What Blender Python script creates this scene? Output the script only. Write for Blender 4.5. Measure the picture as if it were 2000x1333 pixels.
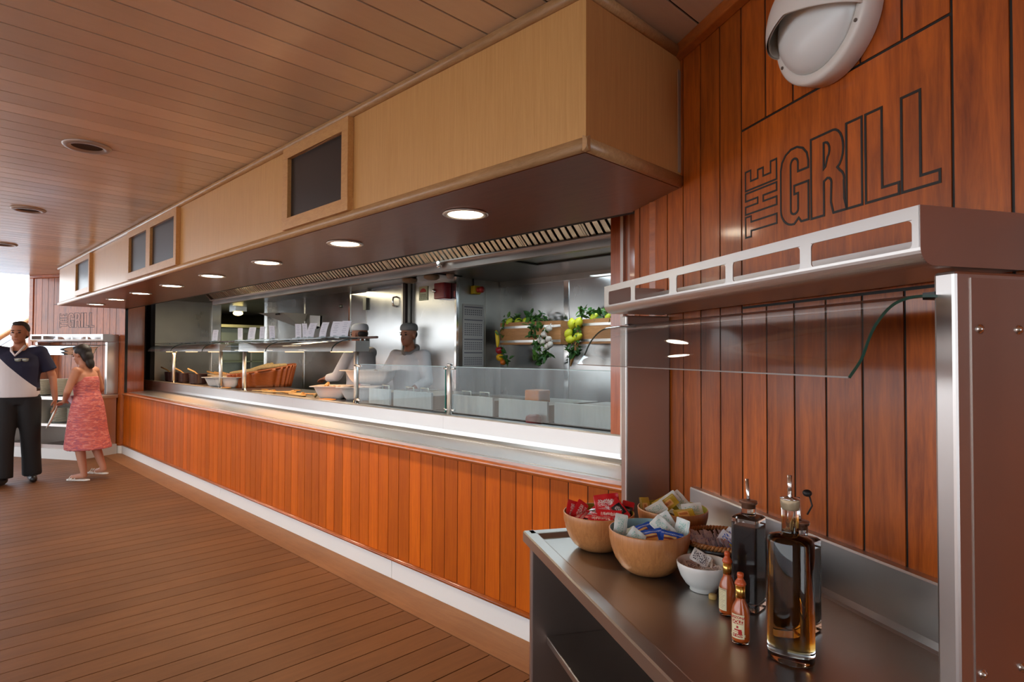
import bpy, bmesh, math, random
from mathutils import Vector, Matrix
PI = math.pi
S = bpy.context.scene
C = S.collection
for o in list(bpy.data.objects): bpy.data.objects.remove(o)

# ------------------------------------------------------------ camera, sky, exposure
def V(*a): return Vector(a)
F_PX = 1191.0; PITCH = math.radians(1.2365); ROLL = math.radians(0.2283); HEAD = math.radians(135)
fw0 = V(math.cos(HEAD), math.sin(HEAD), 0); rt0 = V(math.sin(HEAD), -math.cos(HEAD), 0); up0 = V(0, 0, 1)
fw = fw0*math.cos(PITCH) + up0*math.sin(PITCH)
up = up0*math.cos(PITCH) - fw0*math.sin(PITCH)
rt = rt0*math.cos(ROLL) + up*math.sin(ROLL)
up2 = up*math.cos(ROLL) - rt0*math.sin(ROLL)
cam = bpy.data.cameras.new('camera'); cam.sensor_width = 36; cam.lens = F_PX/2000*36
cam.clip_start = 0.02; cam.clip_end = 500
camo = bpy.data.objects.new('camera', cam); C.objects.link(camo)
m = Matrix.Identity(4)
for i in range(3):
    m[i][0] = rt[i]; m[i][1] = up2[i]; m[i][2] = -fw[i]
m[0][3] = 0; m[1][3] = 0; m[2][3] = 1.45
camo.matrix_world = m
S.camera = camo
S.view_settings.view_transform = 'Standard'; S.view_settings.look = 'None'
S.view_settings.exposure = 1.0; S.view_settings.gamma = 1; S.view_settings.use_curve_mapping = False

try: S.cycles.caustics_reflective = False; S.cycles.blur_glossy = 1.0
except Exception: pass
w = bpy.data.worlds.new('sky'); S.world = w; w.use_nodes = True
nt = w.node_tree; bg = nt.nodes['Background']
tc = nt.nodes.new('ShaderNodeTexCoord'); sx = nt.nodes.new('ShaderNodeSeparateXYZ')
rp = nt.nodes.new('ShaderNodeValToRGB'); nt.links.new(tc.outputs['Generated'], sx.inputs[0])
nt.links.new(sx.outputs[2], rp.inputs[0]); nt.links.new(rp.outputs[0], bg.inputs[0])
rp.color_ramp.elements[0].position = 0.0; rp.color_ramp.elements[0].color = (0.93, 0.97, 1, 1)
rp.color_ramp.elements[1].position = 0.6; rp.color_ramp.elements[1].color = (0.55, 0.75, 1, 1)
bg.inputs[1].default_value = 2.1

sun = bpy.data.lights.new('sun', 'SUN'); sun.energy = 4.5; sun.angle = math.radians(1.5); sun.color = (1, .95, .88)
suno = bpy.data.objects.new('sun', sun); suno.rotation_euler = (math.radians(24), 0, 0); C.objects.link(suno)
def area(name, loc, size, power, col=(1, 1, 1), rot=(0, 0, 0), sy=None):
    l = bpy.data.lights.new(name, 'AREA'); l.energy = power; l.color = col; l.size = size
    if sy: l.shape = 'RECTANGLE'; l.size_y = sy
    o = bpy.data.objects.new(name, l); o.location = loc; o.rotation_euler = rot; C.objects.link(o); return o
# added unseen area lights brighten the galley; fluorescent light of the room behind it
area('galley_fill', (-3.6, 3.9, 2.26), 0.5, 11, (0.74, 0.90, 1.0), (0, 0, 0), 2.6)
area('galley_fill', (-7.2, 3.7, 2.26), 0.5, 13, (1.0, 0.86, 0.58), (0, 0, 0), 2.0)
area('pantry_light', (-11.8, 5.3, 2.25), 0.4, 12, (1, 0.86, 0.45))

# ------------------------------------------------------------ materials
MAT = {}
def mat(name, col=(.5, .5, .5), rough=.5, metal=0., spec=.5, trans=0., ior=1.45, coat=0., coatr=.1, emit=None, es=1., alpha=1.):
    if name in MAT: return MAT[name]
    m = bpy.data.materials.new(name); m.use_nodes = True; b = m.node_tree.nodes['Principled BSDF']
    b.inputs['Base Color'].default_value = (*col, 1); b.inputs['Roughness'].default_value = rough
    b.inputs['Metallic'].default_value = metal; b.inputs['IOR'].default_value = ior
    b.inputs['Specular IOR Level'].default_value = spec
    b.inputs['Transmission Weight'].default_value = trans
    b.inputs['Coat Weight'].default_value = coat; b.inputs['Coat Roughness'].default_value = coatr
    if emit: b.inputs['Emission Color'].default_value = (*emit, 1); b.inputs['Emission Strength'].default_value = es
    MAT[name] = m; return m
def N_(m, t, **k):
    n = m.node_tree.nodes.new(t)
    for a, v in k.items(): setattr(n, a, v)
    return n
def L_(m, a, b): m.node_tree.links.new(a, b)
def coords(m, scale, kind='Object', rot=(0, 0, 0)):
    t = N_(m, 'ShaderNodeTexCoord'); mp = N_(m, 'ShaderNodeMapping'); mp.inputs['Scale'].default_value = scale
    mp.inputs['Rotation'].default_value = rot
    L_(m, t.outputs[kind], mp.inputs[0]); return mp.outputs[0]
def noise(m, vec, sc, det=4, rough=.6, dist=0):
    n = N_(m, 'ShaderNodeTexNoise'); L_(m, vec, n.inputs['Vector']); n.inputs['Scale'].default_value = sc
    n.inputs['Detail'].default_value = det; n.inputs['Roughness'].default_value = rough; n.inputs['Distortion'].default_value = dist
    return n.outputs['Fac']
def ramp(m, fac, stops):
    r = N_(m, 'ShaderNodeValToRGB'); e = r.color_ramp.elements
    while len(e) < len(stops): e.new(.5)
    for i, (p, c) in enumerate(stops): e[i].position = p; e[i].color = (*c, 1) if len(c) == 3 else c
    L_(m, fac, r.inputs[0]); return r.outputs[0]
def mix(m, a, b, fac=.5, mode='MIX'):
    x = N_(m, 'ShaderNodeMix', data_type='RGBA', blend_type=mode)
    for s, v in ((x.inputs[6], a), (x.inputs[7], b), (x.inputs[0], fac)):
        if hasattr(v, 'is_linked') or hasattr(v, 'links'): L_(m, v, s)
        elif isinstance(v, (int, float)): s.default_value = v
        else: s.default_value = (*v, 1)
    return x.outputs[2]
def bsdf(m): return m.node_tree.nodes['Principled BSDF']
def setcol(m, c): L_(m, c, bsdf(m).inputs['Base Color'])
def bump(m, h, st=.2, d=.01):
    b = N_(m, 'ShaderNodeBump'); b.inputs['Strength'].default_value = st; b.inputs['Distance'].default_value = d
    L_(m, h, b.inputs['Height']); L_(m, b.outputs[0], bsdf(m).inputs['Normal'])
def mathn(m, op, a, b=None):
    x = N_(m, 'ShaderNodeMath', operation=op)
    for s, v in ((x.inputs[0], a), (x.inputs[1], b)):
        if v is None: continue
        if isinstance(v, (int, float)): s.default_value = v
        else: L_(m, v, s)
    return x.outputs[0]
def wood(name, c1, c2, scale, rough=.4, coat=0., coatr=.15, var=.35, blotch=.25, fine=1., spec=.5):
    """c1/c2 grain colours; scale: long axis small number; each plank carries its own tone in attribute 'tone'."""
    if name in MAT: return MAT[name]
    m = mat(name, c1, rough, coat=coat, coatr=coatr, spec=spec)
    vec = coords(m, scale)
    at = N_(m, 'ShaderNodeAttribute', attribute_name='tone')
    add = N_(m, 'ShaderNodeVectorMath', operation='ADD')
    sc = N_(m, 'ShaderNodeVectorMath', operation='SCALE'); sc.inputs[3].default_value = 7.0
    L_(m, at.outputs['Vector'], sc.inputs[0]); L_(m, vec, add.inputs[0]); L_(m, sc.outputs[0], add.inputs[1])
    g = noise(m, add.outputs[0], 3.0*fine, 6, .65, .8)
    g2 = noise(m, add.outputs[0], 14*fine, 3, .6, .2)
    gg = mathn(m, 'ADD', mathn(m, 'MULTIPLY', g, .7), mathn(m, 'MULTIPLY', g2, .3))
    col = ramp(m, gg, [(.3, c2), (.62, c1)])
    tn = N_(m, 'ShaderNodeSeparateColor'); L_(m, at.outputs['Color'], tn.inputs[0])
    k = mathn(m, 'ADD', mathn(m, 'MULTIPLY', tn.outputs[0], var), 1 - var/2)
    bl = noise(m, coords(m, (1, 1, 1)), 2.2, 4, .6)
    k2 = mathn(m, 'MULTIPLY', k, mathn(m, 'ADD', mathn(m, 'MULTIPLY', bl, blotch*2), 1 - blotch))
    cb = N_(m, 'ShaderNodeCombineColor')
    for i in range(3): L_(m, k2, cb.inputs[i])
    setcol(m, mix(m, col, cb.outputs[0], 1.0, 'MULTIPLY'))
    bump(m, gg, .06, .003)
    return m
def steel(name, col=(.55, .53, .51), rough=.3, scale=(1, 1, 40), blotch=.12, dirt_sheen=0., grain=.03):
    if name in MAT: return MAT[name]
    m = mat(name, col, rough, metal=1.)
    v = coords(m, scale); g = noise(m, v, 5, 2, .5)
    b = noise(m, coords(m, (1, 1, 1)), 2.5, 2.0, .4)
    r = mathn(m, 'ADD', mathn(m, 'MULTIPLY', mathn(m, 'SUBTRACT', g, .5), grain), mathn(m, 'ADD', rough - blotch/2, mathn(m, 'MULTIPLY', b, blotch)))
    L_(m, r, bsdf(m).inputs['Roughness'])
    c = ramp(m, b, [(.25, tuple(x*(1 - dirt_sheen) for x in col)), (.7, col)])
    setcol(m, c)
    return m
BLACK = mat('black_caulk', (.012, .010, .008), .5)
WALLW = wood('varnished_mahogany', (.50, .112, .009), (.19, .034, .003), (9, 9, .9), .40, .55, .12, .34, .45)
WAINW = wood('varnished_teak', (.57, .118, .004), (.41, .070, .003), (12, 12, .7), .42, .05, .25, .42, .12, 1., .22)
TRIMW = wood('mahogany_trim', (.46, .115, .018), (.26, .06, .01), (2, 2, 6), .3, .6, .12, 0, .1)
OAKV = wood('oak_veneer', (.64, .355, .125), (.54, .28, .085), (26, 26, .7), .36, .3, .25, 0, .06, 1.5)
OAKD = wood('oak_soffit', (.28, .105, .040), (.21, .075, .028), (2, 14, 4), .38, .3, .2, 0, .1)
OAKT = wood('oak_trim', (.56, .33, .15), (.38, .20, .08), (3, 20, 20), .35, .35, .2, 0, .15)
FLOORM = wood('deck_teak', (.185, .073, .024), (.145, .056, .018), (9, .8, 9), .55, 0, .3, .18, .22, 1., .25)
FMARG = wood('deck_margin', (.29, .130, .052), (.23, .097, .038), (.8, 9, 9), .55, 0, .3, .1, .3, 1., .25)
CEILM = wood('ceiling_board', (.86, .70, .53), (.82, .66, .49), (9, .7, 9), .36, .3, .16, .22, .14)
WHITE = mat('white_paint', (.78, .76, .72), .4)
ST = steel('steel_brushed', (.56, .53, .51), .34, (1, 1, 30), .03, 0, 0)
STH = steel('steel_brushed_long', (.60, .58, .56), .36, (1, 1, 20), .03, 0, 0)
STT = steel('steel_table', (.50, .46, .42), .31, (1, 1, 20), .06, .05, 0)
STD = steel('steel_side', (.50, .42, .38), .36, (30, 30, .6), .05, .05, .0)
STK = steel('steel_galley', (.50, .50, .49), .24, (40, 40, .7), .2, .22)
STK2 = steel('steel_galley_worn', (.42, .40, .36), .32, (40, 40, .7), .22, .3)
STC = steel('steel_chrome', (.8, .8, .79), .12, (1, 1, 1), .05)
GLASS = mat('clear_glass', (.93, .98, .96), 0.0, trans=1, ior=1.45)
GLASSE = mat('green_glass_edge', (.02, .12, .09), .1, trans=.3, ior=1.45)
def thin_glass(name, tint=(.9, .97, .95), dirt_sheen=.0, fr=1.0):
    """window pane: clear transmission, fresnel reflection and a pale bluish film, part dirt, part painted reflection"""
    if name in MAT: return MAT[name]
    m = bpy.data.materials.new(name); m.use_nodes = True; MAT[name] = m
    n = m.node_tree.nodes; n.remove(n['Principled BSDF'])
    tr = N_(m, 'ShaderNodeBsdfTransparent'); tr.inputs[0].default_value = (*tint, 1)
    gl = N_(m, 'ShaderNodeBsdfGlossy'); gl.inputs['Roughness'].default_value = .02
    f = N_(m, 'ShaderNodeFresnel'); f.inputs[0].default_value = 1.5
    mx = N_(m, 'ShaderNodeMixShader'); L_(m, mathn(m, 'MULTIPLY', f.outputs[0], fr), mx.inputs[0]); L_(m, tr.outputs[0], mx.inputs[1]); L_(m, gl.outputs[0], mx.inputs[2])
    out = n['Material Output']; last = mx.outputs[0]
    if dirt_sheen:
        d = N_(m, 'ShaderNodeBsdfDiffuse'); d.inputs[0].default_value = (.62, .72, .74, 1)
        nz = noise(m, coords(m, (6, 6, 1)), 4, 5, .6)
        m2 = N_(m, 'ShaderNodeMixShader'); L_(m, mathn(m, 'MULTIPLY', nz, dirt_sheen*2), m2.inputs[0])
        L_(m, last, m2.inputs[1]); L_(m, d.outputs[0], m2.inputs[2]); last = m2.outputs[0]
    L_(m, last, out.inputs[0]); return m

# ------------------------------------------------------------ mesh helpers
class MB:
    def __init__(s): s.v = []; s.f = []; s.mi = []; s.sm = []; s.tone = []; s.ct = 0.5
    def add(s, vs, fs, mi=0, smooth=False, M=None):
        b = len(s.v)
        for p in vs:
            p = Vector(p); s.v.append(M @ p if M else p)
        for f in fs: s.f.append([b+i for i in f]); s.mi.append(mi); s.sm.append(smooth); s.tone.append(s.ct)
        return s
    def box(s, lo, hi, mi=0, M=None):
        x0, y0, z0 = lo; x1, y1, z1 = hi
        return s.add([(x0, y0, z0), (x1, y0, z0), (x1, y1, z0), (x0, y1, z0), (x0, y0, z1), (x1, y0, z1), (x1, y1, z1), (x0, y1, z1)],
                     [(0, 3, 2, 1), (4, 5, 6, 7), (0, 1, 5, 4), (1, 2, 6, 5), (2, 3, 7, 6), (3, 0, 4, 7)], mi, False, M)
    def prism(s, poly, a, b, fn, mi=0, smooth=False, caps=True):
        """poly 2D; fn(p,q,t)->3D with t in (a,b)"""
        n = len(poly); vs = [fn(p[0], p[1], a) for p in poly] + [fn(p[0], p[1], b) for p in poly]
        fs = [(i, (i+1) % n, n+(i+1) % n, n+i) for i in range(n)]
        s.add(vs, fs, mi, smooth)
        if caps: s.add(vs, [tuple(range(n))[::-1], tuple(range(n, 2*n))], mi, False)
        return s
    def tube(s, path, r, seg=12, mi=0, closed=False, smooth=True, caps=True):
        P = [Vector(p) for p in path]; n = len(P); rr = r if isinstance(r, (list, tuple)) else [r]*n
        rings = []; prev = None
        for i in range(n):
            a = P[(i-1) % n] if (closed or i > 0) else P[i]; b = P[(i+1) % n] if (closed or i < n-1) else P[i]
            t = (b-a).normalized()
            if prev is None:
                ref = V(0, 0, 1) if abs(t.z) < .9 else V(1, 0, 0); u = t.cross(ref).normalized()
            else: u = (prev - t*prev.dot(t)).normalized()
            prev = u; w_ = t.cross(u)
            rings.append([P[i] + (u*math.cos(2*PI*k/seg) + w_*math.sin(2*PI*k/seg))*rr[i] for k in range(seg)])
        vs = [p for r_ in rings for p in r_]; fs = []
        for i in range(n if closed else n-1):
            j = (i+1) % n
            for k in range(seg): fs.append((i*seg+k, i*seg+(k+1) % seg, j*seg+(k+1) % seg, j*seg+k))
        s.add(vs, fs, mi, smooth)
        if caps and not closed: s.add(vs, [tuple(range(seg))[::-1], tuple(range((n-1)*seg, n*seg))], mi, False)
        return s
    def lathe(s, prof, c=(0, 0, 0), seg=32, mi=0, smooth=True, sx=1., sy=1., M=None, caps=True):
        c = Vector(c); vs = []; n = len(prof)
        for r, z in prof:
            for k in range(seg): vs.append(c + V(r*sx*math.cos(2*PI*k/seg), r*sy*math.sin(2*PI*k/seg), z))
        fs = []
        for i in range(n-1):
            for k in range(seg): fs.append((i*seg+k, i*seg+(k+1) % seg, (i+1)*seg+(k+1) % seg, (i+1)*seg+k))
        s.add(vs, fs, mi, smooth, M)
        if not caps: return s
        if prof[0][0] > 1e-5: s.add(vs, [tuple(range(seg))[::-1]], mi, False, M)
        if prof[-1][0] > 1e-5: s.add(vs, [tuple(range((n-1)*seg, n*seg))], mi, False, M)
        return s
    def sphere(s, c, r, seg=16, rings=10, mi=0, sc=(1, 1, 1), M=None):
        vs = []; fs = []
        c = Vector(c)
        for i in range(rings+1):
            a = PI*i/rings
            for k in range(seg):
                vs.append(c + V(r*sc[0]*math.sin(a)*math.cos(2*PI*k/seg), r*sc[1]*math.sin(a)*math.sin(2*PI*k/seg), -r*sc[2]*math.cos(a)))
        for i in range(rings):
            for k in range(seg): fs.append((i*seg+k, i*seg+(k+1) % seg, (i+1)*seg+(k+1) % seg, (i+1)*seg+k))
        return s.add(vs, fs, mi, True, M)
    def build(s, name, mats, parent=None, base=None, bevel=0, mods=None, weld=True, recalc=True):
        if not isinstance(mats, (list, tuple)): mats = [mats]
        org = Vector(base) if base is not None else (parent_world(parent) if parent else V(0, 0, 0))
        me = bpy.data.meshes.new(name); me.from_pydata([tuple(p - org) for p in s.v], [], s.f)
        for mm in mats: me.materials.append(mm)
        me.polygons.foreach_set('material_index', s.mi); me.polygons.foreach_set('use_smooth', s.sm)
        at = me.color_attributes.new('tone', 'FLOAT_COLOR', 'CORNER'); vals = []
        for p in me.polygons:
            t = s.tone[p.index]; vals += [t, (t*7.13) % 1, (t*3.7) % 1, 1]*len(p.vertices)
        at.data.foreach_set('color', vals)
        bm = bmesh.new(); bm.from_mesh(me)
        if weld: bmesh.ops.remove_doubles(bm, verts=bm.verts, dist=1e-6)
        if recalc: bmesh.ops.recalc_face_normals(bm, faces=bm.faces)
        bm.to_mesh(me); bm.free()
        o = bpy.data.objects.new(name, me); C.objects.link(o); o.location = org
        if parent: o.parent = parent; o.location = org - parent_world(parent)
        if bevel:
            b = o.modifiers.new('bevel', 'BEVEL'); b.width = bevel; b.segments = 2; b.limit_method = 'ANGLE'; b.angle_limit = math.radians(40)
        return o
def parent_world(p):
    v = Vector(p.location); q = p.parent
    while q: v = v + Vector(q.location); q = q.parent
    return v
def tag(o, label=None, cat=None, group=None, kind=None):
    if label: o['label'] = label
    if cat: o['category'] = cat
    if group: o['group'] = group
    if kind: o['kind'] = kind
    return o
def thing(name, label, cat, loc=(0, 0, 0), group=None):
    o = bpy.data.objects.new(name, None); C.objects.link(o); o.location = loc; o.empty_display_size = .05
    return tag(o, label, cat, group)
def dup(root, loc=None, rot=None, label=None, group=None, parent=None):
    r = root.copy(); C.objects.link(r)
    if parent: r.parent = parent
    if loc is not None: r.location = loc
    if rot is not None: r.rotation_euler = rot
    if label: r['label'] = label
    if group: r['group'] = group
    for ch in list(root.children): dup(ch, parent=r)
    return r
def arc(cx, cy, r, a0, a1, n=8): return [(cx+r*math.cos(a0+(a1-a0)*i/n), cy+r*math.sin(a0+(a1-a0)*i/n)) for i in range(n+1)]
def rng(seed): return random.Random(seed)

# ------------------------------------------------------------ frames of the bay
U = V(math.cos(math.radians(-30)), math.sin(math.radians(-30)), 0)
NN = V(math.cos(math.radians(60)), math.sin(math.radians(60)), 0)
WN = 1.21                                   # distance of the near wall
YW = 2.27                                   # plane of the wainscot
CN = V((WN - NN.y*YW)/NN.x, YW, 0)          # corner near wall / counter
CF = V(-10.17, YW, 0)                       # corner far wall / counter
TF = V(-math.cos(math.radians(30)), -.5, 0); OF = V(.5, -math.cos(math.radians(30)), 0)
def near(t, o, z): return CN + U*t - NN*o + V(0, 0, z)
def far(t, o, z): return CF + TF*t + OF*o + V(0, 0, z)
def GU(u): return u - CN.dot(U)             # wall coordinate u -> t
HC = 2.62

# ------------------------------------------------------------ floor
r = rng(1)
f = MB()
x = -16.0
f.box((-17, -9, -.06), (4.5, 2.6, -.004), 1)
pitch = .1415; x0 = -2.03
k = math.floor((-17 + 2.03)/pitch)
while x0 + k*pitch < 4.4:
    a = x0 + k*pitch; f.ct = r.random()
    f.box((a+.0032, -9, -.004), (a+pitch-.0032, 2.027, 0), 0); k += 1
f.ct = .5; f.box((-12.5, 2.033, -.004), (3, 2.45, 0), 2)
tag(f.build('floor', [FLOORM, BLACK, FMARG]), kind='structure')

# ------------------------------------------------------------ ceiling
r = rng(2); f = MB()
f.box((-11.78, -3.4, HC+.006), (4.5, 2.6, HC+.06), 1)
pitch = .146; k = math.floor((-11.7+1.481)/pitch)
while -1.481 + k*pitch < 4.4:
    a = -1.481 + k*pitch; f.ct = r.random() if r.random() > .12 else 0
    if r.random() < .1: f.ct = 0.0
    f.box((a+.0045, -3.4, HC), (a+pitch-.0045, 2.6, HC+.006), 0); k += 1
tag(f.build('ceiling', [CEILM, BLACK]), kind='structure')

# ------------------------------------------------------------ panelled end walls
def plank_wall(name, fr, t0, t1, zt, plate, ks, gap=.007, seed=3, z0=0.0):
    r = rng(seed); f = MB()
    def bx(ta, tb, za, zb, oa, ob, mi):
        f.prism([(ta, za), (tb, za), (tb, zb), (ta, zb)], oa, ob, lambda p, q, t: fr(p, t, q), mi)
    bx(t0, t1, z0, zt, -.05, -.003, 1)
    p0, p1, pz0, pz1 = plate
    for i in range(len(ks)-1):
        a, b = ks[i]+gap/2, ks[i+1]-gap/2
        inside = a >= p0-.001 and b <= p1+.001
        f.ct = r.random()
        if inside:
            bx(a, b, z0, pz0-gap/2, -.003, 0, 0); f.ct = r.random(); bx(a, b, pz1+gap/2, zt, -.003, 0, 0)
        else: bx(a, b, z0, zt, -.003, 0, 0)
    f.ct = .6; bx(p0+gap/2, p1-gap/2, pz0+gap/2, pz1-gap/2, -.003, 0, 0)
    return tag(f.build(name, [WALLW, BLACK]), kind='structure')
ks = [GU(-1.685 + .1175*i) for i in range(-6, 32)]
ks = [0.0] + [q for q in ks if q > .03]
plank_wall('wall_right', near, 0, ks[-1], 2.57, (GU(-1.685), GU(-.98), 1.60, 2.167), ks, .0075)
ksf = [.0] + [.15 + .1175*i for i in range(0, 14)] + [1.80]
ksf = [.0] + [.1175*i+.045 for i in range(1, 15)] + [1.80]
pl = (ksf[5], ksf[11], 1.60, 2.167)
plank_wall('wall_left', far, 0, 1.80, 2.57, pl, ksf, .007, 5)
# cornices and corner posts
f = MB(); f.prism([(0, 2.565), (.03, 2.575), (.03, HC), (0, HC)], 0.0, ks[-1], lambda o, z, t: near(t, o, z))
tag(f.build('trim_1', [TRIMW], bevel=.004), kind='structure')
f = MB(); f.prism([(0, 2.565), (.03, 2.575), (.03, HC), (0, HC)], 0.0, 1.80, lambda o, z, t: far(t, o, z))
f.prism([(-.05, -.06), (-.05, .02), (.012, .02), (.012, -.06)], 0, HC, lambda o, t, z: far(1.80+t, o, z))
tag(f.build('trim_2', [TRIMW], bevel=.004), kind='structure')

# ------------------------------------------------------------ lettering inlaid in both walls
def stroke(f, pts, wd, fn, o0, o1):
    n = len(pts); q = []
    P = [Vector((a, b)) for a, b in pts]
    for i in range(n):
        d0 = (P[i]-P[i-1]).normalized(); d1 = (P[(i+1) % n]-P[i]).normalized()
        n0 = Vector((-d0.y, d0.x)); n1 = Vector((-d1.y, d1.x)); b = (n0+n1)
        if b.length < 1e-6: b = n0
        b.normalize(); L = wd/2/max(.35, b.dot(n0)); q.append((P[i]+b*L, P[i]-b*L))
    vs = []; fs = []
    for a, b in q: vs += [fn(a.x, a.y, o1), fn(b.x, b.y, o1), fn(a.x, a.y, o0), fn(b.x, b.y, o0)]
    for i in range(n):
        j = (i+1) % n
        fs += [(4*i, 4*i+1, 4*j+1, 4*j), (4*i, 4*j, 4*j+2, 4*i+2), (4*i+1, 4*i+3, 4*j+3, 4*j+1)]
    f.add(vs, fs)
def A(cx, cy, rx, ry, d0, d1, n=7):
    return [(cx+rx*math.cos(math.radians(d0+(d1-d0)*i/n)), cy+ry*math.sin(math.radians(d0+(d1-d0)*i/n))) for i in range(n+1)]
H_ = .216
def poly_L(): return [[(0, 0), (.092, 0), (.092, .026), (.047, .026), (.047, H_), (0, H_)]]
def poly_I(): return [[(0, 0), (.048, 0), (.048, H_), (0, H_)]]
def poly_G():
    return [A(.055, .165, .055, .051, 0, 180) + A(.05, .05, .05, .05, 180, 275) + [(.072, .014), (.082, .002), (.11, .002), (.11, .108), (.055, .108), (.055, .084), (.070, .084), (.070, .05)]
            + A(.0555, .04, .0145, .012, 0, -180) + A(.0555, .17, .0145, .015, 180, 0) + [(.070, .145), (.11, .145)]]
def poly_R():
    return [[(0, 0), (.046, 0), (.046, .09)] + A(.058, .082, .014, .014, 90, 0, 3) + [(.070, .03), (.078, 0), (.122, 0), (.114, .03), (.113, .075)] + A(.088, .08, .026, .028, 0, 60, 4)
            + [(.092, .115)] + A(.078, .162, .034, .054, -50, 90, 9) + [(0, H_)], [(.046, .124), (.046, .192)] + A(.052, .17, .014, .022, 90, -60, 6) + [(.052, .128)]]
def poly_T(): return [[(.018, 0), (.046, 0), (.046, .118), (.064, .118), (.064, .145), (0, .145), (0, .118), (.018, .118)]]
def poly_Hh(): return [[(0, 0), (.024, 0), (.024, .06), (.042, .06), (.042, 0), (.066, 0), (.066, .145), (.042, .145), (.042, .086), (.024, .086), (.024, .145), (0, .145)]]
def poly_E(): return [[(0, 0), (.06, 0), (.06, .026), (.026, .026), (.026, .06), (.052, .06), (.052, .085), (.026, .085), (.026, .119), (.06, .119), (.06, .145), (0, .145)]]
def lettering(fn, label, base):
    t = thing('wall_lettering', label, 'lettering', base)
    for x, pf in ((0, poly_G), (.120, poly_R), (.242, poly_I), (.301, poly_L), (.401, poly_L)):
        f = MB()
        for pts in pf(): stroke(f, pts, .0062, lambda a, b, o, x=x: fn(x+a, b, o), .0002, .0012)
        f.build('letter', [BLACK], t)
    for z, pf in ((.000, poly_T), (.073, poly_Hh), (.148, poly_E)):
        f = MB()
        for pts in pf(): stroke(f, pts, .0055, lambda a, b, o, z=z: fn(-.018 - b, z+a, o), .0002, .0012)
        f.build('letter', [BLACK], t)
lettering(lambda a, b, o: near(GU(-1.501)+a, o, 1.82+b), 'black outline letters THE GRILL inlaid in the near mahogany wall under the round lamp', near(GU(-1.5), 0, 1.82))
lettering(lambda a, b, o: far(1.06-a, o, 1.82+b), 'outline letters THE GRILL on the far panelled wall behind the two walking people', far(1.06, 0, 1.82))

# ------------------------------------------------------------ overhead bulkhead
BX0, BX1, BY0, BY1, BZ = -10.21, -1.175, 1.498, 2.285, 2.08
bk = thing('overhead_bulkhead', 'long light oak veneered bulkhead hanging over the serving counter', 'bulkhead', (-5.7, 1.9, BZ))
f = MB(); f.prism([(BX0, BY0), (BX1, BY0), (BX1-.02, BY0+.02), (BX0, BY0+.02)], BZ+.03, HC-.005, lambda x, y, z: V(x, y, z)); f.build('fascia', [OAKV], bk)
f = MB(); f.prism([(BX1-.02, BY0+.02), (BX1, BY0+.0), (BX1, 2.093), (BX1-.02, 2.105)], BZ+.03, HC-.005, lambda x, y, z: V(x, y, z)); f.build('end_panel', [wood('oak_veneer_end', (.66, .34, .12), (.55, .26, .085), (26, 26, .7), .38, .3, .25, 0, .1, 1.5)], bk)
f = MB(); f.box((BX0, BY0+.02, BZ+.03), (BX0+.02, 2.26, HC-.005)); f.build('end_panel', [OAKV], bk)
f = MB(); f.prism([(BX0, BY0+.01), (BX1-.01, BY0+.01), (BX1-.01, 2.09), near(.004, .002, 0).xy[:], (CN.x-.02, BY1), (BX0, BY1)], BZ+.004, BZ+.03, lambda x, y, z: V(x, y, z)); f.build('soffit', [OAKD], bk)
def halfround(y, z, r, x0, x1, ym=1.5): return [(y - r*math.cos(a), z + r*ym*math.sin(a)) for a in [(-PI/2 + PI*i/10) for i in range(11)]]
f = MB(); pr = halfround(BY0, BZ+.026, .018, 0, 0, 1.35)
f.prism(pr, BX0-.02, BX1+.018, lambda y, z, x: V(x, y, z), 0, True)
f.prism([(2*BY0 - y, z) for y, z in pr], BY0-.018, 2.085, lambda q, z, y: V(BX1 + (q-BY0), y, z), 0, True)
f.build('bottom_trim', [OAKT], bk)
f = MB(); pr = halfround(BY0, HC-.024, .02, 0, 0, 1.1)
f.prism(pr, BX0-.06, BX1+.02, lambda y, z, x: V(x, y, z), 0, True)
f.prism([(2*BY0 - y, z) for y, z in pr], BY0-.02, 2.10, lambda q, z, y: V(BX1 + (q-BY0), y, z), 0, True)
f.build('top_trim', [OAKT], bk)
# sealant smear in the corner
f = MB(); f.box((BX1+.0004, 2.055, BZ+.06), (BX1+.002, 2.09, 2.53)); f.build('sealant_bead', [mat('old_sealant', (.40, .28, .19), .7)], bk)

# ------------------------------------------------------------ downlights
LENS = mat('lamp_lens', (1, 1, 1), .4, emit=(1, .87, .66), es=8)
r0 = None
names = ['nearest', 'second from the near end', 'third from the near end', 'fourth from the near end', 'fifth from the near end', 'third from the far end', 'second from the far end', 'farthest']
for i in range(8):
    lx = -2.085 - 1.057*i
    if r0 is None:
        r0 = thing('downlight', '', 'ceiling light', (lx, 1.785, BZ))
        f = MB(); f.lathe([(.082, .003), (.100, .003), (.104, -.002), (.098, -.006), (.080, -.004), (.078, .003)], (lx, 1.785, BZ), 40); f.build('trim_ring', [mat('ring_metal', (.75, .68, .6), .3, metal=.6)], r0)
        f = MB(); f.lathe([(.0001, -.001), (.079, -.001)], (lx, 1.785, BZ), 40); f.build('lens', [LENS], r0)
        o = r0
    else: o = dup(r0, (lx, 1.785, BZ))
    o['label'] = 'round lit downlight under the oak bulkhead, %s of the eight' % names[i]; o['group'] = 'downlights under the bulkhead'
    l = bpy.data.lights.new('downlight_lamp', 'SPOT'); l.energy = 20; l.color = (1, .85, .65); l.spot_size = 2.2; l.spot_blend = .6; l.shadow_soft_size = .07
    lo = bpy.data.objects.new('downlight_lamp', l); lo.location = (lx, 1.785, BZ-.02); C.objects.link(lo)

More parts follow.
